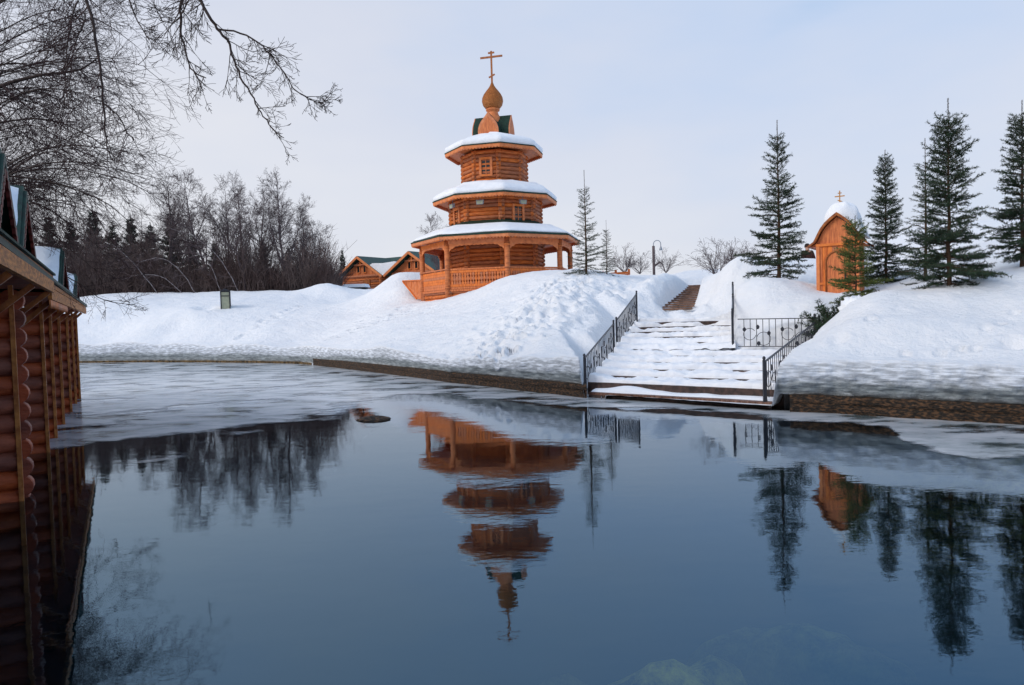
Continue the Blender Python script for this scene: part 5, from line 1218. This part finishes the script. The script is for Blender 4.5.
def foreground():
    random.seed(101)
    base = Vector((-15.5, 12.5, 1.2)); t = empty('bare_tree', base, 'big leafless tree filling the upper left corner with a dense web of twigs', 'tree')
    tr, lb, tw = MB(), MB(), MB()
    tr.tube([base+Vector((0, 0, -1)), base+Vector((.2, 0, 2.5)), base+Vector((.5, -.2, 5.5)), base+Vector((.7, -.3, 9))], [.34, .28, .22, .14], 12, cap=False)
    limb(lb, tw, [(-260,-60),(-60,-70),(60,-40),(84,-5),(96,38),(102,78),(104,112),(106,140),(113,160)], 9.5, .032, .006, 22, 1.0)
    limb(lb, tw, [(104,104),(116,114),(126,130),(134,140)], 9.5, .012, .006, 6, .6)
    limb(lb, tw, [(-200,130),(-60,104),(0,86),(40,75),(80,70),(100,56)], 10.5, .04, .007, 22, 1.4)
    limb(lb, tw, [(78,0),(69,30),(66,75),(63,110),(60,142)], 10, .011, .004, 8, .8)
    limb(lb, tw, [(86,14),(76,45),(70,80),(74,110)], 10, .010, .004, 6, .7)
    for i in range(31):
        y0 = random.uniform(-40, 235); x1 = random.choice((random.uniform(20, 90), random.uniform(90, 140)))+(10 if y0 < 200 else -5); y1 = y0+random.gauss(-8, 34); ym = (y0+y1)/2-random.uniform(5, 30)
        limb(lb, tw, [(-150, y0+random.uniform(0, 60)), (-60, y0+random.uniform(-5, 25)), (x1*.3, ym), (x1*.75, (ym+y1)/2-4), (x1, y1)], random.uniform(9.5, 14.5), random.uniform(.012, .022), .0035, 17, random.uniform(.9, 1.5))
    for i in range(16):
        y0 = random.uniform(70, 290); x1 = random.uniform(20, 112); limb(lb, tw, [(-140, y0+20), (-50, y0+10), (x1*.4, y0-random.uniform(0, 25)), (x1, y0+random.gauss(0, 22))], random.uniform(12.5, 16), .016, .0045, 18, random.uniform(.9, 1.3))
    for pl in ([(-40,205),(20,212),(60,240),(85,262),(112,280)], [(-20,190),(40,205),(90,240),(118,262)], [(0,240),(40,262),(80,284),(104,300),(135,305)]):
        limb(lb, tw, pl, 13.5, .016, .005, 16, .8)
    for mm, nm, mt in ((tr, 'trunk', M['bark']), (lb, 'limbs', M['bark']), (tw, 'twigs', M['twig'])):
        mm.v = [(v[0]-base.x, v[1]-base.y, v[2]-base.z) for v in mm.v]; mm.build(nm, mt, t)
    random.seed(55)
    base = Vector((-10.6, 5.2, 1.0)); t = empty('bare_tree', base, 'leafless tree whose two drooping boughs hang from the top edge left of the chapel', 'tree')
    tr, lb, tw = MB(), MB(), MB()
    tr.tube([base+Vector((0, 0, -1)), base+Vector((.2, .1, 3)), base+Vector((.7, .4, 6.4)), base+Vector((1.4, .8, 9.5))], [.30, .24, .18, .10], 12, cap=False)
    limb(lb, tw, [(-330,-300),(-60,-260),(100,-160),(180,-50),(205,8),(217,28),(229,44),(236,66),(247,88),(259,108),(269,124),(284,138)], 7.6, .024, .004, 24, .46)
    limb(lb, tw, [(219,29),(240,33),(262,46),(280,68),(294,88),(309,99),(324,104)], 7.6, .010, .0035, 18, .38)
    limb(lb, tw, [(180,-50),(184,-8),(180,16),(183,44),(190,68),(206,78)], 7.6, .02, .005, 13, .5)
    limb(lb, tw, [(205,5),(190,-2),(176,22),(160,20)], 7.6, .01, .005, 6, .4)
    limb(lb, tw, [(120,-60),(128,-10),(138,22),(150,40)], 8.6, .014, .005, 10, .6)
    for mm, nm, mt in ((tr, 'trunk', M['bark']), (lb, 'limbs', M['bark']), (tw, 'twigs', M['bark'])):
        mm.v = [(v[0]-base.x, v[1]-base.y, v[2]-base.z) for v in mm.v]; mm.build(nm, mt, t)
foreground()

# ------------------------------------------------------------------ person behind the snow crest
def person():
    head = P(807.5, 247.5, 31.5); g0 = head.z-1.62
    t = empty('person', (head.x, head.y, g0), 'person in a brown coat behind the snow crest between the open spruce and shrine', 'person', R(10))
    J = {'pel': (0, 0, .95, .15), 'w': (0, 0, 1.1, .14), 'ch': (0, .0, 1.32, .17), 'nk': (0, 0, 1.48, .065), 'hd': (0, -.01, 1.57, .085), 'hd2': (0, 0, 1.66, .10), 'hd3': (0, .01, 1.73, .07)}
    E = [('pel', 'w'), ('w', 'ch'), ('ch', 'nk'), ('nk', 'hd'), ('hd', 'hd2'), ('hd2', 'hd3')]
    for s_, k in ((-1, 'l'), (1, 'r')):
        J[k+'sh'] = (s_*.19, 0, 1.41, .085); J[k+'el'] = (s_*.27, -.04, 1.12, .06); J[k+'wr'] = (s_*.14, -.25, 1.04, .036); J[k+'pa'] = (s_*.10, -.32, 1.04, .036)
        E += [('ch', k+'sh'), (k+'sh', k+'el'), (k+'el', k+'wr'), (k+'wr', k+'pa')]
        for f in range(5):
            J[k+'f%d' % f] = (s_*(.10-.02*f+.03), -.38+(.03 if f == 4 else 0), 1.05-.012*f, .010); E.append((k+'pa', k+'f%d' % f))
            J[k+'g%d' % f] = (s_*(.09-.02*f+.03), -.41+(.03 if f == 4 else 0), 1.03-.012*f, .009); E.append((k+'f%d' % f, k+'g%d' % f))
        J[k+'hp'] = (s_*.10, 0, .88, .10); J[k+'kn'] = (s_*.11, -.02, .5, .07); J[k+'an'] = (s_*.11, .02, .09, .05); J[k+'to'] = (s_*.12, -.15, .04, .04)
        E += [('pel', k+'hp'), (k+'hp', k+'kn'), (k+'kn', k+'an'), (k+'an', k+'to')]
    def skin(keys, edges, name, m, grow_=0, sub=2):
        keys = list(keys); me = bpy.data.meshes.new(name); me.from_pydata([J[k][:3] for k in keys], [(keys.index(a), keys.index(b_)) for a, b_ in edges], []); me.materials.append(m)
        o = bpy.data.objects.new(name, me); col.objects.link(o); o.parent = t
        md = o.modifiers.new('skin', 'SKIN'); md.use_smooth_shade = True
        if not me.skin_vertices: 
            with bpy.context.temp_override(object=o, active_object=o): bpy.ops.mesh.customdata_skin_add()
        for i, k in enumerate(keys): me.skin_vertices[0].data[i].radius = (J[k][3]+grow_, J[k][3]+grow_)
        me.skin_vertices[0].data[0].use_root = True
        s2 = o.modifiers.new('sub', 'SUBSURF'); s2.levels = s2.render_levels = sub
        return o
    skin(J.keys(), E, 'body', M['skin'])
    ck = ['w', 'pel', 'ch', 'lsh', 'lel', 'lwr', 'rsh', 'rel', 'rwr']; skin(ck, [('pel', 'w'), ('w', 'ch'), ('ch', 'lsh'), ('lsh', 'lel'), ('lel', 'lwr'), ('ch', 'rsh'), ('rsh', 'rel'), ('rel', 'rwr')], 'coat', M['coat'], .03)
    tk = ['pel', 'lhp', 'lkn', 'lan', 'rhp', 'rkn', 'ran']; skin(tk, [('pel', 'lhp'), ('lhp', 'lkn'), ('lkn', 'lan'), ('pel', 'rhp'), ('rhp', 'rkn'), ('rkn', 'ran')], 'trousers', M['trousers'], .02)
    m = MB(); m.lathe((0, .025, 1.67), [(.0, .135), (.06, .125), (.10, .08), (.117, .0), (.112, -.04), (.10, -.05)], 18); m.build('hair', M['hair'], t)
    m = MB(); m.tube([(0, -.095, 1.66), (0, -.125, 1.625), (0, -.10, 1.61)], [.010, .018, .012], 6)
    for s_ in (-1, 1): m.lathe((s_*.10, .01, 1.62), [(0, .035), (.018, .02), (.02, -.01), (0, -.03)], 8)
    m.build('nose_and_ears', M['skin'], t)
    m = MB()
    for s_ in (-1, 1): m.lathe((s_*.035, -.094, 1.66), [(0, .01), (.012, 0), (0, -.01)], 8)
    m.box((0, -.10, 1.585), (.045, .012, .01)); m.build('face', M['hair'], t)
person()

# rock breaking the surface and a dark spot in the ice
q = W(374, 419.5); m = MB(); n = 20; vs = []
for j in range(7):
    e_ = j/6*math.pi*.5
    for k in range(n): a = 2*math.pi*k/n; nz_ = float(vn(np.array([math.cos(a)*2+3]), np.array([math.sin(a)*2+j*.4]), 7)[0]); vs.append((math.sin(e_)*(.34+.2*nz_)*math.cos(a), math.sin(e_)*(.28+.15*nz_)*math.sin(a), -.03+.10*math.cos(e_)))
m.add(vs, [((j+1)*n+k, (j+1)*n+(k+1) % n, j*n+(k+1) % n, j*n+k) for j in range(6) for k in range(n)], True); o = m.build('rock', M['stone']); o.location = q; tag(o, 'small brown rock just breaking the open water in front of the chapel', 'rock')
